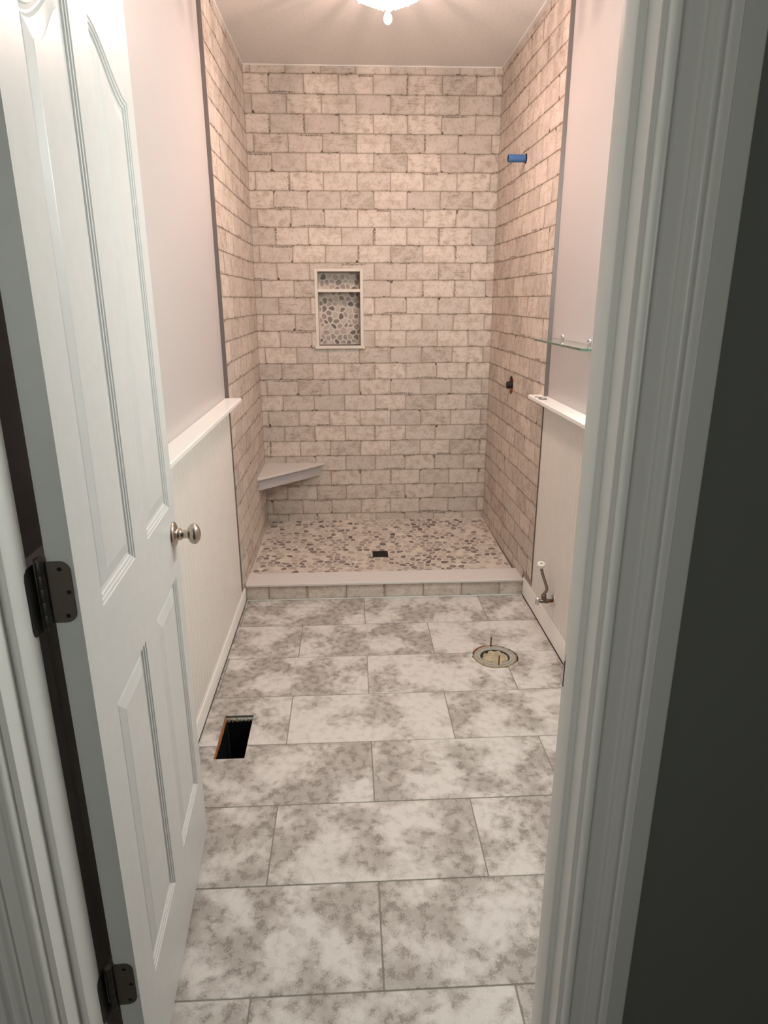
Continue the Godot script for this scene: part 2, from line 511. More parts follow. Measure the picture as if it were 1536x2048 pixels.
# smoothed cells around scattered points: the outlines of flat river pebbles
func pebble_cells(lo: Vector2, hi: Vector2, sp: float, gap: float) -> Array:
	var pts = []
	var ny = int(ceil((hi.y - lo.y) / (sp * 0.88))) + 2
	var nx = int(ceil((hi.x - lo.x) / sp)) + 2
	for j in ny:
		for i in nx:
			pts.append(lo + Vector2((i - 0.5 + (0.5 if j % 2 else 0.0)) * sp, (j - 0.5) * sp * 0.88) + Vector2(rng.randf_range(-1, 1), rng.randf_range(-1, 1)) * sp * 0.36)
	var out = []
	for a in pts.size():
		var p: Vector2 = pts[a]
		if p.x < lo.x or p.x > hi.x or p.y < lo.y or p.y > hi.y: continue
		var cell = rect(p.x - sp * 1.4, p.y - sp * 1.4, p.x + sp * 1.4, p.y + sp * 1.4)
		for b in pts.size():
			if b == a: continue
			var q: Vector2 = pts[b]
			var d = q - p
			if absf(d.x) > sp * 2.6 or absf(d.y) > sp * 2.6: continue
			var nrm = d.normalized()
			var off = d.length() * 0.5 - gap * 0.5
			var nc = PackedVector2Array()
			for i in cell.size():
				var e = cell[i]
				var f = cell[(i + 1) % cell.size()]
				var de = (e - p).dot(nrm) - off
				var df = (f - p).dot(nrm) - off
				if de <= 0: nc.append(e)
				if de * df < 0: nc.append(e + (f - e) * (de / (de - df)))
			cell = nc
			if cell.size() < 3: break
		if cell.size() < 3: continue
		for it in 2:
			var nc = PackedVector2Array()
			for i in cell.size():
				var e = cell[i]
				var f = cell[(i + 1) % cell.size()]
				nc.append(e.lerp(f, 0.25)); nc.append(e.lerp(f, 0.75))
			cell = nc
		var thin = PackedVector2Array()
		var s = rng.randf_range(0.86, 1.0)
		var cen = Vector2()
		for e in cell: cen += e / cell.size()
		for i in range(0, cell.size(), 2):
			var w = cen + (cell[i] - cen) * s
			thin.append(w.clamp(lo + Vector2.ONE * 0.001, hi - Vector2.ONE * 0.001))
		var area = 0.0
		for i in thin.size():
			area += thin[i].cross(thin[(i + 1) % thin.size()]) * 0.5
		if absf(area) < sp * sp * 0.12: continue
		out.append(thin)
	return out

func pebble_colour(bias := 1.0) -> Color:
	var k = rng.randf() * bias
	var c = Color(0.80, 0.765, 0.72)
	if k < 0.17: c = Color(0.535, 0.485, 0.46)
	elif k < 0.24: c = Color(0.45, 0.41, 0.395)
	elif k < 0.44: c = Color(0.64, 0.59, 0.555)
	elif k < 0.66: c = Color(0.725, 0.675, 0.635)
	var f = rng.randf_range(0.92, 1.07)
	return Color(c.r * f, c.g * f, c.b * f).srgb_to_linear()

func pan_y(x: float, z: float) -> float:
	var d = maxf(absf(x - 0.1) / 0.73, absf(z - 0.55) / 0.56)
	return 0.062 + 0.026 * clampf(d, 0.0, 1.1) + 0.014 * clampf(1.0 - z / 0.5, 0.0, 1.0)

func _ready():
	rng.seed = 20240611
	# camera
	var cam = Camera3D.new()
	cam.name = "camera"
	cam.transform = Transform3D(Basis.from_euler(Vector3(-0.3083, -0.0495, -0.0023), EULER_ORDER_YXZ), Vector3(-0.06, 1.5241, 4.2932))
	cam.fov = rad_to_deg(2.0 * atan(1024.0 / 1336.1446))
	cam.near = 0.02
	cam.current = true
	add_child(cam)
	# environment: cool sky colour outside the added hallway window
	var we = WorldEnvironment.new()
	we.name = "world_environment"
	var env = Environment.new()
	env.background_mode = Environment.BG_COLOR
	env.background_color = Color(0.93, 0.96, 0.92)
	env.background_energy_multiplier = 1.0
	env.tonemap_mode = Environment.TONE_MAPPER_LINEAR
	env.tonemap_exposure = 1.0
	env.sdfgi_enabled = true; env.ssao_enabled = true; env.ssil_enabled = true
	we.environment = env
	add_child(we)
	# area light added at the invented hallway window, brightens casing and door edge
	var hall_fill = AreaLight3D.new()
	hall_fill.name = "added_hall_light"
	hall_fill.area_size = Vector2(0.7, 1.1)
	hall_fill.light_color = Color(0.985, 1.0, 0.965)
	hall_fill.light_energy = 1.15
	hall_fill.shadow_enabled = true
	hall_fill.area_range = 12.0
	hall_fill.transform = Transform3D(Basis(), Vector3(-0.75, 1.55, 6.08))
	add_child(hall_fill)
	materials()
	shell()
	shower_walls()
	shower_floor()
	curb()
	main_floor()
	doorway()
	door()
	trims()
	niche()
	bench()
	lamps()
	fittings()
	floor_openings()

func plate(parent: Node, called: String, lo: Vector3, hi: Vector3, m: Material, ch := 0.0, label := ""):
	var b = MB.new()
	b.box(lo, hi, ch)
	return part(called, b, m, parent, label)

func shell():
	# back wall and side walls behind the tiles
	var wb = thing("wall_back", "back shower wall of weathered white brick-look tiles in running bond", "wall", Vector3.ZERO, "structure")
	plate(wb, "drywall", Vector3(-0.80, -0.1, -0.22), Vector3(1.02, 2.9, -0.12), M.drywall)
	var wl = thing("wall_left", "left bathroom wall, white paint with brick-look tiles in the shower", "wall", Vector3.ZERO, "structure")
	plate(wl, "drywall", Vector3(-0.78, -0.1, -0.2), Vector3(LEFT, 2.9, 3.37), M.drywall)
	var wr = thing("wall_right", "right bathroom wall, white paint with brick-look tiles and valve hole in the shower", "wall", Vector3.ZERO, "structure")
	# right drywall leaves out the hole of the mixing valve
	var b = MB.new()
	b.box(Vector3(RIGHT, -0.1, 0.62), Vector3(1.0, 2.9, 3.37))
	b.box(Vector3(RIGHT, -0.1, -0.2), Vector3(1.0, 2.9, 0.51))
	b.box(Vector3(RIGHT, 1.122, 0.51), Vector3(1.0, 2.9, 0.62))
	b.box(Vector3(RIGHT, -0.1, 0.51), Vector3(1.0, 1.014, 0.62))
	part("drywall", b, M.drywall, wr)
	# partition with the doorway
	var wf = thing("wall_front", "dark grey-green hallway wall around the bathroom doorway", "wall", Vector3.ZERO, "structure")
	b = MB.new()
	b.box(Vector3(-1.8, -0.1, FRONT + 0.002), Vector3(-0.561, 2.9, HALL - 0.012))
	b.box(Vector3(0.292, -0.1, FRONT + 0.002), Vector3(2.2, 2.9, HALL - 0.012))
	b.box(Vector3(-0.561, 2.175, FRONT + 0.002), Vector3(0.292, 2.9, HALL - 0.012))
	part("core", b, M.drywall, wf)
	b = MB.new()
	b.box(Vector3(-1.8, 0, HALL - 0.012), Vector3(-0.561, CEIL, HALL))
	b.box(Vector3(0.292, 0, HALL - 0.012), Vector3(2.2, CEIL, HALL))
	b.box(Vector3(-0.561, 2.175, HALL - 0.012), Vector3(0.292, CEIL, HALL))
	part("hall_paint", b, M.hall, wf)
	# ceiling
	var ce = thing("ceiling", "plain white ceiling over the shower and bathroom", "ceiling", Vector3.ZERO, "structure")
	plate(ce, "plaster", Vector3(-1.95, CEIL, -0.3), Vector3(2.35, CEIL + 0.12, 6.3), M.ceiling)
	b = MB.new()
	b.box(Vector3(TILE_L - 0.004, CEIL - 0.007, 0.0), Vector3(TILE_L + 0.006, CEIL, 1.13), 0.003)
	b.box(Vector3(TILE_L, CEIL - 0.007, -0.004), Vector3(TILE_R, CEIL, 0.006), 0.003)
	b.box(Vector3(TILE_R - 0.006, CEIL - 0.007, 0.0), Vector3(TILE_R + 0.022, CEIL, 1.19), 0.003)
	part("caulk_line", b, M.caulk, ce, "white caulk line between ceiling and tiles")
	# hallway box around the viewer
	var hb = thing("wall_hall_back", "painted wall with an opening for the added window at the back of the hallway", "wall", Vector3.ZERO, "structure")
	b = MB.new()
	b.box(Vector3(-1.95, -0.1, 6.1), Vector3(-1.15, 2.9, 6.25))
	b.box(Vector3(-0.35, -0.1, 6.1), Vector3(2.35, 2.9, 6.25))
	b.box(Vector3(-1.15, -0.1, 6.1), Vector3(-0.35, 0.9, 6.25))
	b.box(Vector3(-1.15, 2.2, 6.1), Vector3(-0.35, 2.9, 6.25))
	part("paint", b, M.hall, hb)
	var hr = thing("wall_hall_right", "painted wall at the right end of the hallway", "wall", Vector3.ZERO, "structure")
	plate(hr, "paint", Vector3(2.2, -0.1, HALL - 0.1), Vector3(2.35, 2.9, 6.1), M.hall)
	var hl = thing("wall_hall_left", "painted wall at the left end of the hallway", "wall", Vector3.ZERO, "structure")
	plate(hl, "paint", Vector3(-1.95, -0.1, HALL - 0.1), Vector3(-1.8, 2.9, 6.1), M.hall)
	var wi = thing("window_1", "added white framed window, unseen, that lets light into the hallway", "window", Vector3(-0.75, 0.9, 6.18), "structure")  # invented window behind the viewer, added to light the hallway side
	b = MB.new()
	b.box(Vector3(-0.4, 0, -0.04), Vector3(0.4, 0.05, 0.04), 0.004)
	b.box(Vector3(-0.4, 1.25, -0.04), Vector3(0.4, 1.3, 0.04), 0.004)
	b.box(Vector3(-0.4, 0.05, -0.04), Vector3(-0.35, 1.25, 0.04), 0.004)
	b.box(Vector3(0.35, 0.05, -0.04), Vector3(0.4, 1.25, 0.04), 0.004)
	part("window_frame", b, M.trim, wi)
	plate(wi, "pane", Vector3(-0.35, 0.05, -0.004), Vector3(0.35, 1.25, 0.004), M.glass)
	var fh = thing("floor_hall", "dark wooden hallway floor outside the bathroom", "floor", Vector3.ZERO, "structure")
	plate(fh, "boards", Vector3(-1.95, -0.1, 3.43), Vector3(2.35, -0.001, 6.25), M.hall_wood)

func wall_rows() -> Array:
	var r = []
	for i in range(27, -2, -1):
		r.append(2.7205 - i * 0.0988)
	return r   # from the floor up; index 0 is row line 27

func shower_walls():
	var rows = wall_rows()
	# back wall: grout bed around the niche, tiles over it
	var wb = get_node("wall_back")
	var hole = rect(-0.262, 1.236, 0.026, 1.697)
	var b = MB.new()
	for q in [rect(-0.70, 0.0, -0.247, 2.78), rect(0.009, 0.0, 0.9, 2.78), rect(-0.247, 0.0, 0.009, 1.250), rect(-0.247, 1.684, 0.009, 2.78)]:
		b.slab(q, Vector3.ZERO, Vector3.RIGHT, Vector3.UP, Vector3.BACK, -0.0022, -0.12)
	part("grout_bed", b, M.grout, wb)
	# row index counts up from line 27: rows with even index have odd half-tile offsets
	lay_tiles(wb, M.wall_tiles, Vector3.ZERO, Vector3.RIGHT, Vector3.UP, Vector3.BACK, rect(TILE_L, 0.05, TILE_R + 0.001, CEIL - 0.003), [hole], rows, 0.1954, -0.1953 + 0.0977, -0.1953, 0.0025, 0.0014, 0.0)
	# left wall
	var wl = get_node("wall_left")
	b = MB.new()
	b.slab(PackedVector2Array([Vector2(-0.01, 0), Vector2(1.0, 0), Vector2(1.0, 0.1), Vector2(1.128, 0.1), Vector2(1.128, 2.78), Vector2(-0.01, 2.78)]), Vector3(TILE_L, 0, 0), Vector3.BACK, Vector3.UP, Vector3.RIGHT, -0.0022, -0.017)
	part("grout_bed", b, M.grout, wl)
	lay_tiles(wl, M.wall_tiles, Vector3(TILE_L, 0, 0), Vector3.BACK, Vector3.UP, Vector3.RIGHT, PackedVector2Array([Vector2(0.001, 0.04), Vector2(1.03, 0.04), Vector2(1.03, 0.117), Vector2(1.13, 0.117), Vector2(1.13, CEIL - 0.003), Vector2(0.001, CEIL - 0.003)]), [], rows, 0.1954, 0.0305, 0.128, 0.0025, 0.0014, 0.0)
	# right wall with the round hole for the mixing valve
	var wr = get_node("wall_right")
	var RU = Vector3(SPLAY, 0, 1)
	var RN = Vector3(-1, 0, SPLAY).normalized()
	var vh = circle(0.568, 1.067, 0.050, 22, 0.0015)
	b = MB.new()
	var bed = PackedVector2Array([Vector2(-0.01, 0), Vector2(1.0, 0), Vector2(1.0, 0.12), Vector2(1.188, 0.12), Vector2(1.188, 2.78), Vector2(-0.01, 2.78)])
	for half in [rect(-1, -1, 0.568, 4), rect(0.568, -1, 2, 4)]:
		for q in Geometry2D.intersect_polygons(bed, half):
			for w in Geometry2D.clip_polygons(q, vh):
				b.slab(w, Vector3(TILE_R, 0, 0), RU, Vector3.UP, RN, -0.0022, -0.009)
	part("grout_bed", b, M.grout, wr)
	b = MB.new()
	for half in [rect(-1, -1, 0.568, 4), rect(0.568, -1, 2, 4)]:
		for q in Geometry2D.intersect_polygons(bed, half):
			for w in Geometry2D.clip_polygons(q, circle(0.568, 1.067, 0.0525, 22)):
				b.slab(w, Vector3(TILE_R, 0, 0), RU, Vector3.UP, RN, -0.009, -0.030)
	part("backer_board", b, M.membrane, wr)
	lay_tiles(wr, M.wall_tiles, Vector3(TILE_R, 0, 0), RU, Vector3.UP, RN, PackedVector2Array([Vector2(0.001, 0.04), Vector2(1.03, 0.04), Vector2(1.03, 0.147), Vector2(1.19, 0.147), Vector2(1.19, CEIL - 0.003), Vector2(0.001, CEIL - 0.003)]), [vh], rows, 0.1954, 0.028, 0.1257, 0.0025, 0.0014, 0.0)

func shower_floor():
	var t = thing("shower_floor", "shower floor of flat sliced river pebbles in beige grout", "shower floor", Vector3.ZERO, "structure")
	var lo = Vector2(TILE_L, 0.0)
	var hi = Vector2(TILE_R, 0.90)
	var b = MB.new()
	var nx = 26
	var nz = 18
	for j in nz:
		for i in nx:
			var p = []
			for q in [[0, 0], [1, 0], [1, 1], [0, 1]]:
				var x = lerpf(lo.x, hi.x, (i + q[0]) / float(nx))
				var z = lerpf(lo.y, hi.y, (j + q[1]) / float(nz))
				if x > 0.055 and x < 0.15 and z > 0.5 and z < 0.6: pass
				p.append(Vector3(x, pan_y(x, z), z))
			b.quad(p[0], p[1], p[2], p[3], Vector3.UP)
	b.box(Vector3(lo.x, -0.05, 0.0), Vector3(hi.x, 0.03, 0.90))
	part("grout_bed", b, M.pan_grout, t)
	var cells = pebble_cells(lo + Vector2(0.003, 0.003), hi - Vector2(0.003, 0.003), 0.0435, 0.0035)
	var drain = rect(0.048, 0.498, 0.157, 0.604)
	var kept = []
	for q in cells:
		for w in Geometry2D.clip_polygons(q, drain):
			if w.size() >= 5: kept.append(w)
	kept.sort_custom(func(a, c): return a[0].y > c[0].y)
	var rest = MB.new()
	var k = 0
	for q in kept:
		var cen = Vector2()
		for e in q: cen += e / q.size()
		var one = rest if k >= 295 else MB.new()
		one.col = pebble_colour()
		var yc = pan_y(cen.x, cen.y)
		var dx = (pan_y(cen.x + 0.01, cen.y) - yc) / 0.01
		var dz = (pan_y(cen.x, cen.y + 0.01) - yc) / 0.01
		var U = Vector3(1, dx, 0)
		var V = Vector3(0, dz, 1)
		var O = Vector3(0, yc - cen.x * dx - cen.y * dz, 0)
		one.piece(q, O, U, V, Vector3.UP, 0.0016, 0.0016, 0.0035)
		if k < 295: piece_node("pebble", k, one.done(true), M.pebble, t)
		k += 1
	var o = part("pebble_field", rest, M.pebble, t, "", true)
	o.set_meta("kind", "stuff")
	# drain
	var g = thing("drain_grate", "small square black slotted drain cover in the pebble floor", "drain", Vector3(0.1025, 0.0625, 0.551))
	b = MB.new()
	var r = 0.046
	b.box(Vector3(-r, -0.03, -r), Vector3(-r + 0.005, 0.006, r), 0.001)
	b.box(Vector3(r - 0.005, -0.03, -r), Vector3(r, 0.006, r), 0.001)
	b.box(Vector3(-r, -0.03, -r), Vector3(r, 0.006, -r + 0.005), 0.001)
	b.box(Vector3(-r, -0.03, r - 0.005), Vector3(r, 0.006, r), 0.001)
	part("frame", b, M.black, g)
	for i in 9:
		var x = lerpf(-r + 0.009, r - 0.009, i / 8.0)
		b = MB.new()
		b.box(Vector3(x - 0.0036, -0.004, -r + 0.005), Vector3(x + 0.0036, 0.0052, r - 0.005), 0.001)
		part("bar", b, M.black, g)
	plate(g, "sump", Vector3(-r, -0.03, -r), Vector3(r, 0.0022, r), M.screw_hole)

func curb():
	var t = thing("shower_curb", "low shower curb, pale stone cap over a row of brick-look tiles", "curb")
	plate(t, "core", Vector3(-0.628, -0.02, 0.905), Vector3(0.860, 0.085, 1.0198), M.grout)
	lay_tiles(t, M.wall_tiles, Vector3(0, 0, 1.022), Vector3.RIGHT, Vector3.UP, Vector3.BACK, rect(-0.628, 0.0045, 0.858, 0.0835), [], [0.002, 0.0855], 0.2053, -0.5095, -0.5095, 0.004, 0.0015, 0.0)
	plate(t, "cap", Vector3(-0.628, 0.0855, 0.888), Vector3(0.856, 0.0985, 1.044), M.stone, 0.002)
	plate(t, "caulk_line", Vector3(-0.628, -0.002, 1.019), Vector3(0.858, 0.004, 1.026), M.caulk, 0.002)

func main_floor():
	var f = thing("floor", "bathroom floor of large mottled grey stone-look tiles in running bond", "floor", Vector3.ZERO, "structure")
	var region = rect(-0.6285, 1.021, 0.8475, 3.43)
	var vent = PackedVector2Array([Vector2(-0.561, 2.056), Vector2(-0.454, 2.056), Vector2(-0.452, 2.311), Vector2(-0.559, 2.311)])
	rng.seed = 88
	var flange = circle(0.566, 1.667, 0.1005, 30, 0.003)
	var b = MB.new()
	for half in [rect(-2, 0.9, 0, 2.18), rect(-2, 2.18, 0, 4), rect(0, 0.9, 2, 1.667), rect(0, 1.667, 2, 4)]:
		for q in Geometry2D.intersect_polygons(rect(-0.629, 0.90, 0.848, 3.43), half):
			for w in Geometry2D.clip_polygons(q, vent):
				for y in Geometry2D.clip_polygons(w, flange):
					b.slab(y, Vector3.ZERO, Vector3.RIGHT, Vector3.BACK, Vector3.UP, -0.0014, -0.04)
	part("grout_bed", b, M.floor_grout, f)
	b = MB.new()
	b.box(Vector3(LEFT - 0.02, -0.06, 0.9), Vector3(-0.620, -0.03, 3.43))
	b.box(Vector3(0.838, -0.06, 0.9), Vector3(RIGHT + 0.02, -0.03, 3.43))
	part("gap_light_block", b, M.wood_brown, f)  # dark strips added below the baseboard gaps to block leaking light
	var rows = []
	for i in 9: rows.append(1.0168 + 0.306 * i)
	rng.seed = 31337
	lay_tiles(f, M.floor_tiles, Vector3.ZERO, Vector3.RIGHT, Vector3.BACK, Vector3.UP, region, [vent, flange], rows, 0.612, -0.0063, -0.0063 + 0.306, 0.0034, 0.0012, 0.0, "tile", 0.0, 0.0028)

func casing_profile() -> PackedVector2Array:
	# x outward from the opening, y thickness off the wall
	return PackedVector2Array([Vector2(0, 0), Vector2(0, 0.004), Vector2(0.0006, 0.0090), Vector2(0.0026, 0.0140), Vector2(0.0056, 0.0172), Vector2(0.0082, 0.0178), Vector2(0.0108, 0.0165), Vector2(0.0130, 0.0128), Vector2(0.0142, 0.0070), Vector2(0.0160, 0.0045),
		Vector2(0.0172, 0.0105), Vector2(0.0184, 0.0118), Vector2(0.0366, 0.0132), Vector2(0.0378, 0.0170), Vector2(0.0394, 0.0174), Vector2(0.0406, 0.0120), Vector2(0.0424, 0.0070), Vector2(0.0446, 0.0082), Vector2(0.0474, 0.0130), Vector2(0.0510, 0.0168), Vector2(0.0545, 0.0178), Vector2(0.0580, 0.0168), Vector2(0.0616, 0.0130), Vector2(0.0642, 0.0082), Vector2(0.0662, 0.0072),
		Vector2(0.0680, 0.0130), Vector2(0.0696, 0.0192), Vector2(0.0716, 0.0208), Vector2(0.0738, 0.0196), Vector2(0.0985, 0.0200), Vector2(0.1010, 0.0185), Vector2(0.1015, 0)])

func doorway():
	var j = thing("trim_1", "white door frame lining the doorway, jambs with stops", "door frame", Vector3.ZERO, "structure")
	var b = MB.new()
	b.box(Vector3(0.274, 0, FRONT), Vector3(0.292, 2.175, HALL + 0.001), 0.0015)
	part("jamb", b, M.trim, j)
	b = MB.new()
	b.box(Vector3(-0.561, 0, FRONT), Vector3(-0.540, 2.175, HALL + 0.001), 0.0015)
	part("jamb", b, M.trim, j)
	plate(j, "head_jamb", Vector3(-0.561, 2.157, FRONT), Vector3(0.292, 2.175, HALL + 0.001), M.trim, 0.0015)
	var sr = PackedVector2Array([Vector2(0, 0), Vector2(0.011, 0), Vector2(0.011, 0.036), Vector2(0.0095, 0.0395), Vector2(0.006, 0.0405), Vector2(0, 0.0405)])
	b = MB.new()
	b.extrude(sr, Vector3(0.274, 0, 3.400), Vector3.LEFT, Vector3.BACK, Vector3.UP * 2.157)
	part("stop", b, M.trim, j)
	b = MB.new()
	b.extrude(PackedVector2Array([Vector2(0, 0), Vector2(0.014, 0), Vector2(0.014, 0.051), Vector2(0.0125, 0.055), Vector2(0.009, 0.056), Vector2(0, 0.056)]), Vector3(-0.540, 0, 3.384), Vector3.RIGHT, Vector3.BACK, Vector3.UP * 2.157)
	part("stop", b, M.trim, j)
	plate(j, "head_stop", Vector3(-0.526, 2.146, 3.384), Vector3(0.263, 2.157, 3.44), M.trim, 0.0015)
	b = MB.new()
	var lp = PackedVector2Array([Vector2(0.0, -0.030), Vector2(0.022, -0.030), Vector2(0.026, -0.026), Vector2(0.026, 0.026), Vector2(0.022, 0.030), Vector2(0.0, 0.030)])
	b.extrude(lp, Vector3(0.2742, 0.962, 3.398), Vector3.FORWARD, Vector3.UP, Vector3(-0.0018, 0, 0))
	b.extrude(PackedVector2Array([Vector2(0.0, 0.0), Vector2(0.0, 0.0018), Vector2(0.0060, 0.0030), Vector2(0.0145, 0.0072), Vector2(0.0155, 0.0060), Vector2(0.0070, 0.0008)]), Vector3(0.2740, 0.962 - 0.0225, 3.3985), Vector3.FORWARD, Vector3.LEFT, Vector3.UP * 0.045)
	part("strike_plate", b, M.strike, j, "brown metal strike plate")
	var c = thing("trim_2", "white moulded casing boards around the hallway side of the doorway", "door casing", Vector3.ZERO, "structure")
	b = MB.new()
	b.extrude(casing_profile(), Vector3(0.2800, 0, HALL), Vector3.RIGHT, Vector3.BACK, Vector3.UP * 2.265)
	part("casing", b, M.trim, c)
	b = MB.new()
	b.extrude(casing_profile(), Vector3(-0.5495, 0, HALL), Vector3.LEFT, Vector3.BACK, Vector3.UP * 2.265)
	part("casing", b, M.trim, c)
	b = MB.new()
	b.extrude(casing_profile(), Vector3(-0.652, 2.1635, HALL), Vector3.UP, Vector3.BACK, Vector3.RIGHT * 1.0335)
	part("head_casing", b, M.trim, c)

# door leaf: built in its own frame, s along the leaf from the hinges, y up, n out of the visible face
func door():
	var A = Vector3(-0.469, 0, 3.363)
	var T = Vector3(-0.0588, 0, -0.99827).normalized()
	var N = Vector3(0.99827, 0, -0.0588).normalized()
	var d = thing("door_1", "white moulded four-panel interior door standing open against the left wall", "door", A, "structure")
	var W = 0.714
	var y0 = 0.012
	var y1 = 2.135
	var th = 0.038
	var b = MB.new()
	b.xf = Transform3D(Basis(T, Vector3.UP, N), Vector3.ZERO)
	# panel outlines
	var panels = []
	for side in 2:
		var s0 = 0.100 if side == 0 else 0.424
		var s1 = 0.319 if side == 0 else 0.654
		var p = PackedVector2Array([Vector2(s0, 1.040), Vector2(s1, 1.040)])
		for i in 21:   # ogee top, high towards the middle of the door
			var q = i / 20.0
			var s = lerpf(s1, s0, q)
			var up = 1.0 - q if side == 0 else q
			p.append(Vector2(s, lerpf(1.908, 1.985, sstep(0.0, 1.0, up))))
		panels.append(p)
		panels.append(rect(s0, 0.226, s1, 0.858))
	# face between the panels
	var H = Vector3(0, 0, 1)
	var f = func(a0, b0, a1, b1): b.quad(Vector3(a0, b0, 0), Vector3(a1, b0, 0), Vector3(a1, b1, 0), Vector3(a0, b1, 0), H)
	f.call(0.0, y0, 0.100, y1); f.call(0.319, y0, 0.424, y1); f.call(0.654, y0, W, y1)
	for side in 2:
		var s0 = 0.100 if side == 0 else 0.424
		var s1 = 0.319 if side == 0 else 0.654
		f.call(s0, y0, s1, 0.226); f.call(s0, 0.858, s1, 1.040)
		var p = panels[side * 2]
		for i in range(2, p.size() - 1):
			b.quad(Vector3(p[i].x, p[i].y, 0), Vector3(p[i + 1].x, p[i + 1].y, 0), Vector3(p[i + 1].x, y1, 0), Vector3(p[i].x, y1, 0), H)
	# edges and back
	b.quad(Vector3(0, y0, 0), Vector3(0, y1, 0), Vector3(0, y1, -th), Vector3(0, y0, -th), Vector3.LEFT)
	b.quad(Vector3(W, y0, 0), Vector3(W, y1, 0), Vector3(W, y1, -th), Vector3(W, y0, -th), Vector3.RIGHT)
	b.quad(Vector3(0, y1, 0), Vector3(W, y1, 0), Vector3(W, y1, -th), Vector3(0, y1, -th), Vector3.UP)
	b.quad(Vector3(0, y0, 0), Vector3(W, y0, 0), Vector3(W, y0, -th), Vector3(0, y0, -th), Vector3.DOWN)
	b.quad(Vector3(0, y0, -th), Vector3(W, y0, -th), Vector3(W, y1, -th), Vector3(0, y1, -th), Vector3.FORWARD)
	part("slab", b, M.door, d)
	# panels: stepped sticking, groove, wide bevel up to the raised field
	var prof = [[0.0, 0.0], [0.0015, 0.0022], [0.0060, 0.0026], [0.0072, 0.0050], [0.0120, 0.0055], [0.0135, 0.0085], [0.0185, 0.0095], [0.0215, 0.0095], [0.0255, 0.0070], [0.0460, 0.0025], [0.0480, 0.0018]]
	for p in panels:
		b = MB.new()
		b.xf = Transform3D(Basis(T, Vector3.UP, N), Vector3.ZERO)
		var m = p.size()
		var lo = p[0]
		var hi = p[1]
		var rings = []
		for k in prof:
			var ring = [Vector3(lo.x + k[0], lo.y + k[0], -k[1]), Vector3(hi.x - k[0], lo.y + k[0], -k[1])]
			for i in range(2, m):
				var sx = lerpf(lo.x + k[0], hi.x - k[0], (p[i].x - lo.x) / (hi.x - lo.x))
				var slope = 0.0
				if m > 4 and i > 2 and i < m - 1: slope = (p[i + 1].y - p[i - 1].y) / (p[i + 1].x - p[i - 1].x)
				ring.append(Vector3(sx, p[i].y - k[0] * sqrt(1.0 + slope * slope), -k[1]))
			rings.append(ring)
		for k in rings.size() - 1:
			for i in m:
				var i1 = (i + 1) % m
				b.quad(rings[k][i], rings[k][i1], rings[k + 1][i1], rings[k + 1][i], H)
		var inner = PackedVector2Array()
		for q in rings[-1]: inner.append(Vector2(q.x, q.y))
		var ix = Geometry2D.triangulate_polygon(inner)
		for k in range(0, ix.size(), 3):
			b.flat(rings[-1][ix[k]], rings[-1][ix[k + 1]], rings[-1][ix[k + 2]], H)
		part("panel", b, M.door, d)
	# knob with rosette and neck
	var kn = MB.new()
	kn.xf = Transform3D(Basis(T, N, T.cross(N)).orthonormalized(), T * 0.666 + Vector3.UP * 0.966)
	kn.lathe([Vector2(0.0325, 0), Vector2(0.0325, 0.003), Vector2(0.030, 0.0065), Vector2(0.022, 0.0095), Vector2(0.0165, 0.011), Vector2(0.0150, 0.013), Vector2(0.0150, 0.019), Vector2(0.0125, 0.0215)], 40)
	var kr = part("knob", kn, M.nickel, d, "brushed nickel egg-shaped door knob")
	kn = MB.new()
	kn.xf = Transform3D(Basis(T, N, T.cross(N)).orthonormalized(), T * 0.666 + Vector3.UP * 0.966)
	kn.lathe([Vector2(0.0125, 0.020), Vector2(0.0105, 0.026), Vector2(0.0105, 0.033), Vector2(0.0125, 0.038)], 30)
	part("neck", kn, M.nickel, kr)
	kn = MB.new()
	var egg = Basis(T * 0.78, N, Vector3.DOWN)
	kn.xf = Transform3D(egg, T * 0.666 + Vector3.UP * 0.966)
	var ep = []
	for i in 17:
		var a = -PI / 2 + PI * i / 16.0
		ep.append(Vector2(maxf(0.0, 0.0268 * cos(a)), 0.0515 + 0.0165 * sin(a)))
	kn.lathe(ep, 36)
	part("grip", kn, M.nickel, kr)
	# hinges: leaf on the door edge, barrel, leaf on the jamb
	for hy in [1.1125, 0.328]:
		var e = MB.new()
		var leaf = PackedVector2Array([Vector2(-0.040, -0.049), Vector2(-0.021, -0.049)])
		for i in 7:
			var a = -PI / 2 + PI / 2 * i / 6.0
			leaf.append(Vector2(-0.021 + 0.0155 * cos(a), -0.0335 + 0.0155 * sin(a)))
		for i in 7:
			var a = PI / 2 * i / 6.0
			leaf.append(Vector2(-0.021 + 0.0155 * cos(a), 0.0335 + 0.0155 * sin(a)))
		leaf.append(Vector2(-0.021, 0.049)); leaf.append(Vector2(-0.040, 0.049))
		# x of the leaf runs along the door thickness (0 = visible face)
		e.xf = Transform3D(Basis(N, Vector3.UP, -T), Vector3.UP * hy)
		e.extrude(leaf, Vector3(0, 0, 0.0002), Vector3.RIGHT, Vector3.UP, Vector3(0, 0, 0.0022))
		var hg = part("hinge", e, M.hinge, d, "worn metal hinge plate with rounded corners")
		for q in [Vector2(-0.0205, 0.037), Vector2(-0.0115, 0.0), Vector2(-0.0175, -0.038)]:
			var sc = MB.new()
			sc.xf = Transform3D(Basis(N, -T, N.cross(-T)).orthonormalized(), Vector3.UP * (hy + q.y) + N * q.x - T * 0.0022)
			sc.lathe([Vector2(0.0034, 0.0), Vector2(0.0034, 0.0004), Vector2(0.0020, 0.0007), Vector2(0.0, 0.0006)], 14)
			part("screw", sc, M.screw_hole, hg)
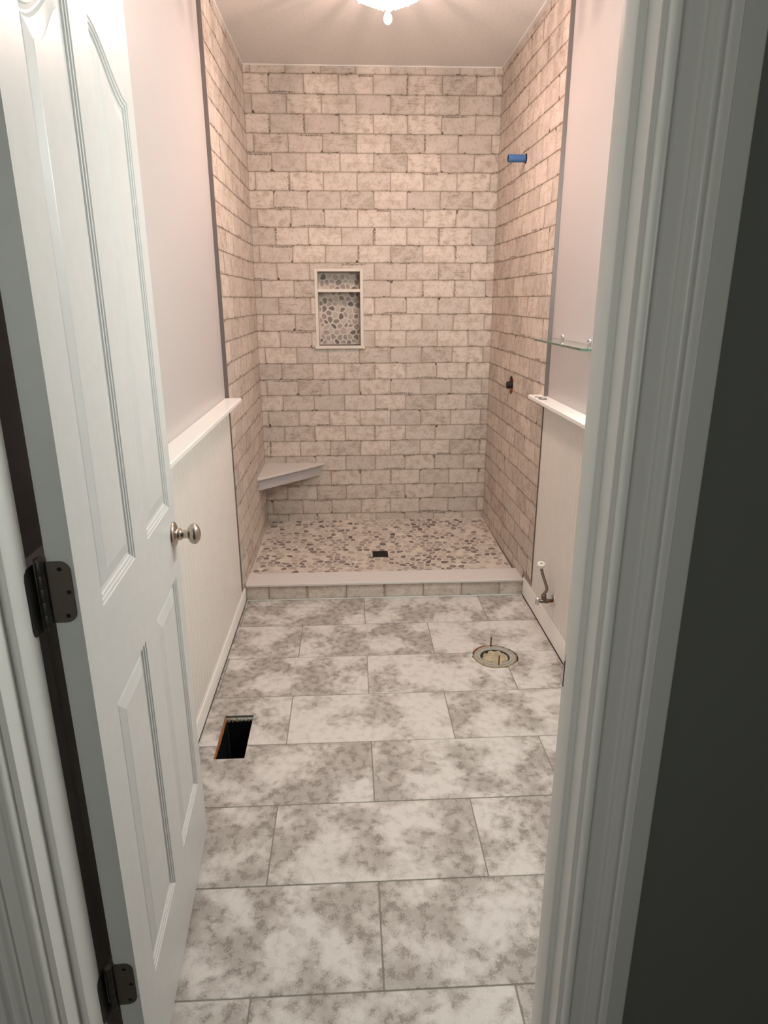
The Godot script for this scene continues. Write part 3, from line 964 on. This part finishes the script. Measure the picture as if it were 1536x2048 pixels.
		for i in 5:
			var kk = MB.new()
			kk.xf = Transform3D(Basis(), Vector3.UP * (hy - 0.052 + i * 0.0208) + N * -0.0455 - T * 0.006)
			kk.lathe([Vector2(0, 0), Vector2(0.0062, 0), Vector2(0.0066, 0.0008), Vector2(0.0066, 0.0196), Vector2(0.0062, 0.0204), Vector2(0, 0.0204)], 16)
			part("knuckle", kk, M.hinge_dark, hg)
		var pin = MB.new()
		pin.xf = Transform3D(Basis(), Vector3.UP * (hy + 0.052) + N * -0.0455 - T * 0.006)
		pin.lathe([Vector2(0, 0), Vector2(0.0078, 0), Vector2(0.0078, 0.003), Vector2(0.004, 0.006), Vector2(0, 0.0065)], 16)
		part("pin", pin, M.hinge, hg)
		var jl = MB.new()
		var jp = PackedVector2Array([Vector2(0, -0.060), Vector2(0.022, -0.060), Vector2(0.0265, -0.056), Vector2(0.0285, -0.048), Vector2(0.0285, 0.030), Vector2(0.026, 0.040), Vector2(0.0175, 0.046), Vector2(0, 0.046)])
		jl.extrude(jp, Vector3(-0.5262, hy, 3.3690) - A, Vector3.BACK, Vector3.UP, Vector3(0.0018, 0, 0))
		part("jamb_leaf", jl, M.hinge_dark, hg)

func bead_panel(x_face: float, dir: float, z0: float, z1: float, y0: float, y1: float) -> MB:
	# tongue-and-groove beadboard: a small bead between two grooves, every 41 mm
	var p = PackedVector2Array()
	var z = z0
	p.append(Vector2(z0, -0.012))
	p.append(Vector2(z0, 0))
	while z + 0.041 < z1:
		z += 0.041
		for q in [[-0.0060, 0.0], [-0.0045, -0.0026], [-0.0036, -0.0006], [-0.0018, 0.0004], [0.0, 0.0006], [0.0018, 0.0004], [0.0036, -0.0006], [0.0045, -0.0026], [0.0060, 0.0]]:
			p.append(Vector2(z + q[0], q[1]))
	p.append(Vector2(z1, 0)); p.append(Vector2(z1, -0.012))
	var b = MB.new()
	b.extrude(p, Vector3(x_face, y0, 0), Vector3.BACK, Vector3(dir, 0, 0), Vector3.UP * (y1 - y0), false)
	return b

func trims():
	# beadboard wainscot
	var w = thing("trim_3", "cream beadboard wainscot on the left wall under the ledge", "wainscot", Vector3.ZERO, "structure")
	part("beadboard", bead_panel(-0.6305, 1.0, 1.134, FRONT, 0.10, 1.068), M.wainscot, w)
	w = thing("trim_4", "cream beadboard wainscot on the right wall behind the water valve", "wainscot", Vector3.ZERO, "structure")
	part("beadboard", bead_panel(0.8485, -1.0, 1.194, FRONT, 0.10, 1.07), M.wainscot, w)
	# ledge boards
	w = thing("trim_5", "white ledge board capping the wainscot on the left wall", "chair rail", Vector3.ZERO, "structure")
	plate(w, "ledge", Vector3(LEFT, 1.069, 1.140), Vector3(-0.567, 1.088, FRONT), M.trim, 0.003)
	var b = MB.new()
	b.extrude(PackedVector2Array([Vector2(0, 0), Vector2(0.018, 0), Vector2(0.016, -0.006), Vector2(0.010, -0.011), Vector2(0.005, -0.018), Vector2(0.003, -0.024), Vector2(0, -0.024)]), Vector3(-0.6305, 1.069, 1.14), Vector3.RIGHT, Vector3.UP, Vector3.BACK * (FRONT - 1.14))
	part("cove", b, M.trim, w)
	w = thing("trim_6", "white ledge board capping the wainscot on the right wall under the glass shelf", "chair rail", Vector3.ZERO, "structure")
	plate(w, "ledge", Vector3(0.786, 1.071, 1.128), Vector3(RIGHT, 1.090, FRONT), M.trim, 0.003)
	b = MB.new()
	b.extrude(PackedVector2Array([Vector2(0, 0), Vector2(0.018, 0), Vector2(0.016, -0.006), Vector2(0.010, -0.011), Vector2(0.005, -0.018), Vector2(0.003, -0.024), Vector2(0, -0.024)]), Vector3(0.8485, 1.071, 1.20), Vector3.LEFT, Vector3.UP, Vector3.BACK * (FRONT - 1.20))
	part("cove", b, M.trim, w)
	# baseboards with a moulded top, raised a little off the floor
	w = thing("baseboard_left", "white moulded baseboard along the left wall with a dark gap below", "baseboard", Vector3.ZERO, "structure")
	b = MB.new()
	b.extrude(base_profile(0.108), Vector3(LEFT, 0.010, 1.032), Vector3.RIGHT, Vector3.UP, Vector3.BACK * (FRONT - 1.032))
	part("board", b, M.trim, w)
	w = thing("baseboard_right", "white moulded baseboard along the right wall below the water valve", "baseboard", Vector3.ZERO, "structure")
	b = MB.new()
	b.extrude(base_profile(0.138), Vector3(RIGHT, 0.010, 1.032), Vector3.LEFT, Vector3.UP, Vector3.BACK * (FRONT - 1.032))
	part("board", b, M.trim, w)
	# metal edge profiles where the tiles end
	w = thing("trim_7", "grey metal edge strip where the left shower tiles meet the painted wall", "edge trim", Vector3.ZERO, "structure")
	b = MB.new()
	b.box(Vector3(LEFT, 1.088, 1.1285), Vector3(TILE_L + 0.0012, CEIL, 1.1335), 0.0008)
	part("edge_strip", b, M.edge_metal, w)
	b = MB.new()
	b.box(Vector3(LEFT, 0.117, 1.1285), Vector3(TILE_L + 0.0012, 1.069, 1.1315), 0.0008)
	part("edge_strip", b, M.edge_metal, w)
	w = thing("trim_8", "grey metal edge strip where the right shower tiles meet the painted wall", "edge trim", Vector3.ZERO, "structure")
	b = MB.new()
	b.box(Vector3(0.8433, 1.090, 1.188), Vector3(RIGHT, CEIL, 1.193), 0.0008)
	part("edge_strip", b, M.edge_metal, w)
	b = MB.new()
	b.box(Vector3(0.8433, 0.147, 1.188), Vector3(RIGHT, 1.071, 1.191), 0.0008)
	part("edge_strip", b, M.edge_metal, w)

func base_profile(h: float) -> PackedVector2Array:
	return PackedVector2Array([Vector2(0, 0), Vector2(0.0155, 0), Vector2(0.0155, h - 0.040), Vector2(0.0145, h - 0.038), Vector2(0.0118, h - 0.0365), Vector2(0.0122, h - 0.030), Vector2(0.0112, h - 0.022), Vector2(0.0082, h - 0.0165), Vector2(0.0060, h - 0.0155), Vector2(0.0072, h - 0.008), Vector2(0.0055, h - 0.002), Vector2(0.0035, h), Vector2(0, h)])

func niche():
	var t = thing("shower_niche", "recessed shower niche with pale frame, one shelf and pebble back", "niche")
	var x0 = -0.247
	var x1 = 0.009
	var y0 = 1.250
	var y1 = 1.684
	var dp = 0.085
	var b = MB.new()
	for q in [rect(x0 - 0.019, y0, x0, y1 + 0.017), rect(x1, y0, x1 + 0.020, y1 + 0.017)]:
		b = MB.new()
		b.piece(q, Vector3.ZERO, Vector3.RIGHT, Vector3.UP, Vector3.BACK, 0.0045, 0.001, 0.006)
		part("frame_side", b, M.niche_frame, t)
	b = MB.new()
	b.piece(rect(x0, y1, x1, y1 + 0.017), Vector3.ZERO, Vector3.RIGHT, Vector3.UP, Vector3.BACK, 0.0045, 0.001, 0.006)
	part("frame_top", b, M.niche_frame, t)
	plate(t, "sill", Vector3(x0 - 0.026, y0 - 0.019, -dp), Vector3(x1 + 0.026, y0, 0.020), M.niche_frame, 0.002)
	plate(t, "shelf", Vector3(x0 - 0.001, 1.566, -dp), Vector3(x1 + 0.001, 1.584, 0.006), M.niche_frame, 0.0015)
	b = MB.new()
	b.box(Vector3(x0 - 0.012, y0 - 0.01, -dp), Vector3(x0, y1 + 0.012, -0.002))
	b.box(Vector3(x1, y0 - 0.01, -dp), Vector3(x1 + 0.012, y1 + 0.012, -0.002))
	b.box(Vector3(x0, y1, -dp), Vector3(x1, y1 + 0.012, -0.002))
	part("liner", b, M.niche_frame, t)
	plate(t, "back", Vector3(x0 - 0.01, y0 - 0.01, -dp - 0.02), Vector3(x1 + 0.01, y1 + 0.01, -dp), M.pan_grout)
	rng.seed = 505
	var k = 0
	for q in pebble_cells(Vector2(x0 + 0.002, y0 + 0.003), Vector2(x1 - 0.002, y1 - 0.002), 0.0365, 0.0035):
		b = MB.new()
		b.col = pebble_colour(0.62)
		b.piece(q, Vector3(0, 0, -dp), Vector3.RIGHT, Vector3.UP, Vector3.BACK, 0.0022, 0.0018, 0.004)
		piece_node("pebble", k, b.done(true), M.pebble, t)
		k += 1

func bench():
	var t = thing("corner_bench", "pale triangular corner bench in the back left corner of the shower", "bench")
	var b = MB.new()
	b.piece(PackedVector2Array([Vector2(TILE_L - 0.002, -0.002), Vector2(-0.238, -0.002), Vector2(-0.241, 0.010), Vector2(-0.612, 0.386), Vector2(TILE_L - 0.002, 0.390)]), Vector3(0, 0.502, 0), Vector3.RIGHT, Vector3.BACK, Vector3.UP, 0.0, 0.0015, 0.003)
	b.slab(PackedVector2Array([Vector2(TILE_L - 0.002, -0.002), Vector2(-0.238, -0.002), Vector2(-0.241, 0.010), Vector2(-0.612, 0.386), Vector2(TILE_L - 0.002, 0.390)]), Vector3(0, 0.502, 0), Vector3.RIGHT, Vector3.BACK, Vector3.UP, -0.003, -0.013)
	part("seat_slab", b, M.stone, t)
	b = MB.new()
	b.slab(PackedVector2Array([Vector2(TILE_L - 0.002, -0.002), Vector2(-0.264, -0.002), Vector2(-0.266, 0.006), Vector2(-0.612, 0.352), Vector2(TILE_L - 0.002, 0.358)]), Vector3(0, 0.489, 0), Vector3.RIGHT, Vector3.BACK, Vector3.UP, 0.0, -0.069)
	part("apron", b, M.apron, t)

func lamps():
	# crystal bowl lamp on the bathroom ceiling
	var at = Vector3(0.11, 0, 1.25)
	var t = thing("ceiling_light", "glowing crystal bowl ceiling lamp with a teardrop finial", "ceiling lamp", at)
	var b = MB.new()
	b.xf = Transform3D(Basis(), Vector3.ZERO)
	b.lathe([Vector2(0, 2.715), Vector2(0.085, 2.715), Vector2(0.10, 2.735), Vector2(0.10, CEIL), Vector2(0, CEIL)], 36)
	part("canopy", b, M.nickel, t)
	var bowl = []
	for i in 15:
		var a = 0.70 * i / 14.0
		bowl.append(Vector2(0.272 * sin(a), 2.606 + 0.272 * (1.0 - cos(a))))
	bowl.append(Vector2(0.178, 2.680)); bowl.append(Vector2(0.174, 2.696)); bowl.append(Vector2(0.160, 2.704))
	b = MB.new()
	b.lathe(bowl, 48)
	part("bowl", b, M.glow, t, "overexposed glowing glass bowl")
	rng.seed = 9
	for i in 26:
		var a = TAU * (i + rng.randf_range(-0.22, 0.22)) / 26.0
		var pts = []
		var w = rng.randf_range(0.0035, 0.0085)
		for q in [Vector2(0.150, 2.652), Vector2(0.168, 2.665), Vector2(0.182, 2.678), Vector2(0.186, 2.695), Vector2(0.178, 2.712), Vector2(0.150, 2.728), Vector2(0.099, 2.738)]:
			pts.append(Vector3(q.x * cos(a), q.y, q.x * sin(a)))
		b = MB.new()
		b.tube(pts, w, 6)
		part("rib", b, M.crystal, t)
	b = MB.new()
	b.lathe([Vector2(0, 2.540), Vector2(0.008, 2.5425), Vector2(0.0145, 2.549), Vector2(0.0168, 2.558), Vector2(0.0160, 2.566), Vector2(0.0120, 2.576), Vector2(0.0075, 2.585), Vector2(0.0085, 2.592), Vector2(0.0130, 2.600), Vector2(0.016, 2.606), Vector2(0, 2.610)], 24)
	part("finial", b, M.glow, t, "glowing teardrop finial")
	for i in 20:   # beads hanging under the bowl
		var a = TAU * i / 20.0
		b = MB.new()
		var c = Vector3(0.055 * cos(a), 2.6085, 0.055 * sin(a))
		b.xf = Transform3D(Basis(), c)
		b.lathe([Vector2(0, -0.006), Vector2(0.0045, -0.0035), Vector2(0.006, 0), Vector2(0.0045, 0.004), Vector2(0, 0.006)], 8)
		part("bead", b, M.glow, t)
	var l = OmniLight3D.new()
	l.name = "lamp_light"
	l.position = Vector3(0, 2.684, 0)
	l.light_color = Color(1.0, 0.855, 0.81)
	l.light_energy = 0.43
	l.light_size = 0.014
	l.omni_range = 12.0
	l.omni_attenuation = 2.0
	l.shadow_enabled = true
	t.add_child(l)
	var dn = AreaLight3D.new()
	dn.name = "bowl_light"
	dn.area_size = Vector2(0.20, 0.20)
	dn.light_color = Color(1.0, 0.855, 0.81)
	dn.light_energy = 0.86
	dn.area_range = 12.0
	dn.shadow_enabled = true
	dn.transform = Transform3D(Basis(Vector3.RIGHT, -PI / 2), Vector3(0, 2.534, 0))
	t.add_child(dn)
	# vanity lamp on the right wall near the door, hidden by the door frame from here
	t = thing("vanity_lamp", "three white glass globes on a nickel bar over the right wall near the door", "wall lamp", Vector3(RIGHT, 2.02, 2.55))
	b = MB.new()
	b.box(Vector3(-0.022, -0.05, -0.30), Vector3(0, 0.05, 0.30), 0.006)
	part("back_plate", b, M.nickel, t)
	for i in 3:
		var z = -0.21 + 0.21 * i
		b = MB.new()
		b.tube([Vector3(-0.02, 0.0, z), Vector3(-0.085, 0.0, z), Vector3(-0.105, -0.012, z), Vector3(-0.11, -0.035, z)], 0.010, 10)
		var arm = part("arm", b, M.nickel, t)
		b = MB.new()
		b.xf = Transform3D(Basis(), Vector3(-0.11, -0.085, z))
		var gl = []
		for k in 15:
			var a = -PI / 2 + PI * k / 14.0
			gl.append(Vector2(maxf(0.0, 0.058 * cos(a)), 0.058 * sin(a)))
		b.lathe(gl, 24)
		part("globe", b, M.led, arm, "glowing white glass globe")
		var o = OmniLight3D.new()
		o.name = "globe_light"
		o.position = Vector3(-0.11, -0.085, z)
		o.light_color = Color(0.96, 1.0, 0.985)
		o.light_energy = 0.33
		o.light_size = 0.05
		o.omni_range = 12.0
		o.omni_attenuation = 2.0
		o.shadow_enabled = true
		t.add_child(o, true)

func along(dir: Vector3, at: Vector3) -> Transform3D:   # a frame whose y runs along dir
	var y = dir.normalized()
	var x = y.cross(Vector3(0.123, 0.4, 0.77)).normalized()
	return Transform3D(Basis(x, y, x.cross(y)), at)

func fittings():
	# capped shower arm stub, wrapped in blue tape
	var t = thing("pipe_stub", "pipe stub wrapped in blue tape sticking out of the right shower wall", "pipe", Vector3(0.8355, 2.192, 0.621))
	var b = MB.new()
	b.xf = along(Vector3(-1, 0, 0), Vector3.ZERO)
	b.lathe([Vector2(0.0, -0.03), Vector2(0.0135, -0.03), Vector2(0.0135, 0.02), Vector2(0.0, 0.02)], 20)
	part("pipe", b, M.chrome, t)
	b = MB.new()
	b.xf = along(Vector3(-1, 0, 0), Vector3.ZERO)
	b.lathe([Vector2(0.0165, 0.004), Vector2(0.0178, 0.007), Vector2(0.0172, 0.03), Vector2(0.0180, 0.032), Vector2(0.0176, 0.06), Vector2(0.0184, 0.062), Vector2(0.0180, 0.090), Vector2(0.0150, 0.0905)], 22)
	part("tape_wrap", b, M.tape, t, "blue masking tape")
	b = MB.new()
	b.xf = along(Vector3(-1, 0, 0), Vector3.ZERO)
	b.lathe([Vector2(0.0165, 0.0895), Vector2(0.0150, 0.0865), Vector2(0, 0.0865)], 20)
	part("end_cap", b, M.tape_dark, t)
	b = MB.new()
	b.xf = along(Vector3(-1, 0, 0), Vector3.ZERO)
	b.lathe([Vector2(0.0235, 0.0), Vector2(0.0235, 0.0012), Vector2(0.0150, 0.0030)], 20)
	part("hole_rim", b, M.tape_dark, t)
	# mixing valve in the round hole
	t = thing("mixing_valve", "black mixing valve sleeve in a round hole of the right shower wall", "valve", Vector3(0.835, 1.067, 0.568))
	b = MB.new()
	b.xf = along(Vector3(1, 0, 0), Vector3.ZERO)
	b.lathe([Vector2(0.0545, 0.030), Vector2(0.0545, 0.085), Vector2(0.0, 0.085)], 24)
	part("cavity", b, M.cavity, t)
	b = MB.new()
	b.xf = along(Vector3(-1, 0, 0), Vector3.ZERO)
	b.lathe([Vector2(0.0195, -0.08), Vector2(0.0195, 0.022), Vector2(0.0180, 0.024), Vector2(0.010, 0.024), Vector2(0.010, 0.021), Vector2(0, 0.021)], 24)
	part("sleeve", b, M.black, t)
	b = MB.new()
	b.xf = along(Vector3(-1, 0, 0), Vector3(0, -0.003, 0.0))
	b.lathe([Vector2(0.0045, 0.02), Vector2(0.0045, 0.032), Vector2(0.0, 0.032)], 12)
	part("stem", b, M.chrome, t, "small chrome valve stem")
	b = MB.new()
	b.box(Vector3(0.018, -0.050, -0.022), Vector3(0.06, -0.012, 0.022), 0.006)
	part("body", b, M.copper, t, "orange-brown valve body")
	# glass shelf on the right wall
	t = thing("glass_shelf", "clear glass shelf with green edges on the right wall above the ledge", "shelf", Vector3(RIGHT, 1.3525, 0))
	var zs = [1.23, 1.925]
	var gp = PackedVector2Array([Vector2(-0.004, zs[0]), Vector2(-0.097, zs[0] + 0.02), Vector2(-0.105, zs[0] + 0.05), Vector2(-0.105, zs[1] - 0.02), Vector2(-0.085, zs[1]), Vector2(-0.004, zs[1])])
	b = MB.new()
	b.piece(gp, Vector3.ZERO, Vector3.RIGHT, Vector3.BACK, Vector3.UP, 0.004, 0.0003, 0.0003)
	b.piece(gp, Vector3.ZERO, Vector3.RIGHT, Vector3.BACK, Vector3.DOWN, 0.004, 0.0003, 0.0003)
	part("pane", b, M.glass, t)
	b = MB.new()
	for i in gp.size():
		var p = gp[i]
		var q = gp[(i + 1) % gp.size()]
		var e = q - p
		b.quad(Vector3(p.x, -0.0037, p.y), Vector3(q.x, -0.0037, q.y), Vector3(q.x, 0.0037, q.y), Vector3(p.x, 0.0037, p.y), Vector3(p.x + q.x + 0.11, 0, p.y + q.y - 3.15))
	part("edge", b, M.glass_edge, t, "green polished glass edge")
	for z in [1.36, 1.70]:
		b = MB.new()
		b.xf = Transform3D(Basis(), Vector3(-0.055, -0.004, z))
		b.lathe([Vector2(0, -0.007), Vector2(0.007, -0.007), Vector2(0.009, -0.004), Vector2(0.009, 0.0), Vector2(0, 0)], 16)
		var br = part("bracket", b, M.chrome, t, "small chrome shelf bracket")
		b = MB.new()
		b.tube([Vector3(0.004, -0.008, z), Vector3(-0.055, -0.008, z)], 0.0045, 10)
		part("arm", b, M.chrome, br)
		b = MB.new()
		b.xf = along(Vector3(-1, 0, 0), Vector3(0.0, 0.018, z))
		b.lathe([Vector2(0.010, 0.0), Vector2(0.010, 0.006), Vector2(0.006, 0.011), Vector2(0, 0.012)], 16)
		part("button", b, M.chrome, br)
	# little wire loop lying on the ledge
	t = thing("wire_hook", "small bent wire loop lying on the end of the right ledge", "hook", Vector3(0.812, 1.0905, 1.285))
	b = MB.new()
	var loop = []
	for i in 25:
		var a = TAU * i / 24.0
		loop.append(Vector3(0.017 * cos(a), 0.0014, 0.021 * sin(a)))
	b.tube(loop, 0.0014, 6, false)
	part("loop", b, M.hinge_dark, t)
	b = MB.new()
	b.tube([Vector3(0.006, 0.0014, -0.019), Vector3(0.002, 0.0014, -0.05), Vector3(-0.012, 0.0014, -0.060), Vector3(-0.022, 0.0014, -0.055)], 0.0013, 6)
	part("shank", b, M.hinge_dark, t)
	# water supply valve
	t = thing("supply_valve", "chrome water shut-off valve with upright grey hose on the right wall", "valve", Vector3(0.8485, 0.209, 1.548))
	b = MB.new()
	b.xf = along(Vector3(-1, 0, 0), Vector3.ZERO)
	b.lathe([Vector2(0.031, 0.0), Vector2(0.0305, 0.002), Vector2(0.026, 0.005), Vector2(0.015, 0.009), Vector2(0.0085, 0.010)], 30)
	part("escutcheon", b, M.chrome, t, "round chrome wall plate")
	b = MB.new()
	b.tube([Vector3(0.02, 0, 0), Vector3(-0.034, 0, 0)], 0.0078, 14)
	part("stub", b, M.brass, t)
	b = MB.new()
	b.xf = along(Vector3(-1, 0, 0), Vector3(-0.024, 0, 0))
	b.lathe([Vector2(0, 0), Vector2(0.0115, 0), Vector2(0.0115, 0.012), Vector2(0.0095, 0.014), Vector2(0.0095, 0.030), Vector2(0.0075, 0.034), Vector2(0.0075, 0.042), Vector2(0, 0.042)], 16)
	b.xf = Transform3D(Basis(), Vector3(-0.044, 0, 0))
	b.lathe([Vector2(0, 0), Vector2(0.0095, 0), Vector2(0.0095, 0.018), Vector2(0.0125, 0.019), Vector2(0.0125, 0.030), Vector2(0.009, 0.033), Vector2(0, 0.033)], 12)
	part("body", b, M.valve, t)
	b = MB.new()
	var ov = along(Vector3(-1, 0, 0), Vector3(-0.066, 0, 0))
	b.xf = Transform3D(Basis(Vector3(0, 1.0, 0), Vector3(-1, 0, 0), Vector3(0, 0, 0.62)), Vector3(-0.066, 0, 0))
	b.lathe([Vector2(0, 0), Vector2(0.017, 0), Vector2(0.0205, 0.003), Vector2(0.0205, 0.010), Vector2(0.017, 0.014), Vector2(0, 0.015)], 24)
	part("handle", b, M.chrome, t, "oval chrome handle")
	b = MB.new()
	var hose = []
	for q in [Vector3(-0.044, 0.028, 0), Vector3(-0.042, 0.036, -0.003), Vector3(-0.033, 0.044, -0.008), Vector3(-0.028, 0.052, -0.014), Vector3(-0.028, 0.064, -0.024), Vector3(-0.033, 0.084, -0.042), Vector3(-0.038, 0.105, -0.060), Vector3(-0.041, 0.125, -0.075), Vector3(-0.042, 0.140, -0.084)]:
		hose.append(q)
	b.tube(hose, 0.0068, 12)
	part("hose", b, M.braid, t, "grey braided supply hose")
	b = MB.new()
	b.xf = along(Vector3(-0.12, 1.0, 0.45), Vector3(-0.042, 0.133, -0.082))
	b.lathe([Vector2(0.0, 0.0), Vector2(0.012, 0.0), Vector2(0.016, 0.006), Vector2(0.018, 0.020), Vector2(0.0165, 0.024), Vector2(0.0055, 0.024), Vector2(0.0052, 0.012)], 20)
	var nut = part("coupling_nut", b, M.nut, t, "white plastic coupling nut")
	b = MB.new()
	b.box(Vector3(-0.024, 0.006, -0.003), Vector3(0.024, 0.022, 0.003), 0.002)
	b.xf = along(Vector3(-0.12, 1.0, 0.45), Vector3(-0.042, 0.133, -0.082))
	var wing = MB.new()
	wing.xf = along(Vector3(-0.12, 1.0, 0.45), Vector3(-0.042, 0.133, -0.082))
	wing.box(Vector3(-0.022, 0.007, -0.003), Vector3(0.022, 0.021, 0.003), 0.002)
	part("wing", wing, M.nut, nut)
	b = MB.new()
	b.xf = along(Vector3(-0.12, 1.0, 0.45), Vector3(-0.042, 0.133, -0.082))
	b.lathe([Vector2(0.0, 0.018), Vector2(0.0053, 0.018), Vector2(0.0056, 0.0235)], 14)
	part("bore", b, M.screw_hole, nut)

func ragged_ring(cx: float, cz: float, r0: float, r1: float, wob: float, y: float, h: float, k := 44) -> MB:
	var b = MB.new()
	var top = []
	for i in k:
		var a = TAU * i / k
		var q0 = r0 + rng.randf_range(-wob, wob)
		var q1 = r1 + rng.randf_range(-wob, wob)
		top.append([Vector3(cx + q0 * cos(a), y, cz + q0 * sin(a)), Vector3(cx + (q0 + q1) * 0.5 * cos(a), y + h * rng.randf_range(0.4, 1.0), cz + (q0 + q1) * 0.5 * sin(a)), Vector3(cx + q1 * cos(a), y, cz + q1 * sin(a))])
	for i in k:
		var j = (i + 1) % k
		for w in 2:
			b.quad(top[i][w], top[j][w], top[j][w + 1], top[i][w + 1], Vector3.UP)
	return b

func floor_openings():
	# toilet flange in its rough round hole
	rng.seed = 4242
	var C = Vector3(0.566, 0, 1.667)
	var t = thing("toilet_flange", "old metal toilet flange with two upright bolts in a rough floor hole", "flange", C)
	var b = MB.new()
	b.lathe([Vector2(0.099, -0.040), Vector2(0.105, -0.039), Vector2(0.105, -0.060), Vector2(0, -0.06)], 36)
	b.lathe([Vector2(0, -0.041), Vector2(0.104, -0.040)], 36)
	part("subfloor", b, M.cavity, t)
	b = MB.new()
	b.lathe([Vector2(0.091, -0.030), Vector2(0.091, -0.002), Vector2(0.089, 0.001), Vector2(0.083, 0.0015), Vector2(0.082, -0.002), Vector2(0.079, -0.002), Vector2(0.078, 0.002), Vector2(0.069, 0.0025), Vector2(0.067, 0.0005), Vector2(0.064, -0.006)].map(func(q): return q), 44)
	part("ring", b, M.iron, t, "grey metal flange ring")
	b = MB.new()
	b.lathe([Vector2(0.0655, -0.008), Vector2(0.0655, -0.0035), Vector2(0.063, -0.0025), Vector2(0.0595, -0.005), Vector2(0.057, -0.012), Vector2(0.050, -0.016)], 44)
	part("gasket", b, M.gasket, t, "dark rubber ring inside the flange")
	var rr = ragged_ring(0, 0, 0.084, 0.097, 0.003, -0.003, 0.006, 52)
	part("mortar", rr, M.rubble, t, "crumbling yellowish mortar rim")
	b = MB.new()
	for a0 in [[3.5, 4.45]]:
		for i in 10:
			var a = lerpf(a0[0], a0[1], i / 10.0)
			var a1 = lerpf(a0[0], a0[1], (i + 1) / 10.0)
			b.quad(Vector3(0.0945 * cos(a), 0.0015, 0.0945 * sin(a)), Vector3(0.0945 * cos(a1), 0.0015, 0.0945 * sin(a1)), Vector3(0.102 * cos(a1), 0.001, 0.102 * sin(a1)), Vector3(0.102 * cos(a), 0.001, 0.102 * sin(a)), Vector3.UP)
	part("rust_edge", b, M.rust, t)
	# crumpled plug
	b = MB.new()
	var nz = noise(77, 18.0, 3)
	var g = []
	for i in 8:
		var ring = []
		for k in 24:
			var r = 0.059 * i / 7.0
			var a = TAU * k / 24.0
			var p = Vector2(r * cos(a), r * sin(a))
			ring.append(Vector3(p.x, 0.003 + 0.022 * nz.get_noise_2d(p.x * 2.2 + 3.0, p.y * 2.2) - 0.014 * pow(i / 7.0, 4.0), p.y))
		g.append(ring)
	for i in 7:
		for k in 24:
			b.quad(g[i][k], g[i][(k + 1) % 24], g[i + 1][(k + 1) % 24], g[i + 1][k], Vector3.UP)
	part("plug", b, M.plug, t, "crumpled pale rag plugging the pipe")
	for q in [[Vector3(-0.003, 0, -0.079), 0.052], [Vector3(0.0, 0, 0.080), 0.050]]:
		b = MB.new()
		b.xf = Transform3D(Basis(), q[0])
		b.lathe([Vector2(0.0028, -0.004), Vector2(0.0034, 0.0)] + range(10).map(func(i): return Vector2(0.0034 if i % 2 == 0 else 0.0028, 0.002 + (q[1] - 0.004) * i / 9.0)) + [Vector2(0.0028, q[1]), Vector2(0, q[1])], 10)
		var bo = part("bolt", b, M.brass, t, "rusty brass closet bolt")
		b = MB.new()
		b.xf = Transform3D(Basis(), q[0])
		b.lathe([Vector2(0.008, 0.001), Vector2(0.008, 0.003), Vector2(0.003, 0.0035)], 12)
		part("washer", b, M.iron, bo)
	# open heating duct in the floor
	t = thing("floor_vent_opening", "open rectangular heating duct hole cut in the floor tiles near the door", "vent", Vector3(-0.507, 0, 2.183))
	var x0 = -0.053
	var x1 = 0.054
	var z0 = -0.127
	var z1 = 0.128
	b = MB.new()
	b.quad(Vector3(x0 + 0.004, -0.02, z0 + 0.004), Vector3(x0 + 0.004, -0.02, z1), Vector3(x0 + 0.004, -0.30, z1), Vector3(x0 + 0.004, -0.30, z0), Vector3.RIGHT)
	b.quad(Vector3(x1, -0.012, z0), Vector3(x1, -0.012, z1), Vector3(x1, -0.30, z1), Vector3(x1, -0.30, z0), Vector3.LEFT)
	b.quad(Vector3(x0, -0.02, z0 + 0.002), Vector3(x1, -0.02, z0 + 0.002), Vector3(x1, -0.30, z0), Vector3(x0, -0.30, z0), Vector3.BACK)
	b.quad(Vector3(x0, -0.012, z1), Vector3(x1, -0.012, z1), Vector3(x1, -0.30, z1), Vector3(x0, -0.30, z1), Vector3.FORWARD)
	b.quad(Vector3(x0, -0.30, z0), Vector3(x1, -0.30, z0), Vector3(x1, -0.30, z1), Vector3(x0, -0.30, z1), Vector3.UP)
	part("duct", b, M.duct, t, "dark metal duct")
	# cut edge of the back tile, ragged mortar below it, plywood on the left
	plate(t, "tile_edge", Vector3(x0, -0.010, z0 - 0.004), Vector3(x1, -0.0012, z0 + 0.0012), M.tile_edge)
	b = MB.new()
	var prev = null
	for i in 23:
		var q = i / 22.0
		var x = lerpf(x0, x1, q)
		var cur = [Vector3(x, -0.009, z0 + 0.001), Vector3(x, -0.014 - rng.randf_range(0, 0.004), z0 + rng.randf_range(0.003, 0.007)), Vector3(x, -0.021 - rng.randf_range(0, 0.009), z0 + rng.randf_range(0.001, 0.005))]
		if prev:
			for w in 2:
				b.quad(prev[w], cur[w], cur[w + 1], prev[w + 1], Vector3.BACK + Vector3.UP * 0.2)
		prev = cur
	part("mortar", b, M.thinset, t, "ragged white mortar under the cut tile")
	b = MB.new()
	prev = null
	for i in 29:
		var q = i / 28.0
		var z = lerpf(z0 + 0.004, z1 - 0.001, q)
		var cur = [Vector3(x0 + 0.0005, -0.002, z), Vector3(x0 + rng.randf_range(0.001, 0.004), -0.008, z), Vector3(x0 + rng.randf_range(0.002, 0.005), -0.018 - rng.randf_range(0, 0.003), z), Vector3(x0 + 0.002, -0.026, z)]
		if prev:
			for w in 3:
				b.quad(prev[w], cur[w], cur[w + 1], prev[w + 1], Vector3.RIGHT + Vector3.UP * 0.2)
		prev = cur
	part("plywood_edge", b, M.plywood, t, "orange splintered plywood edge")
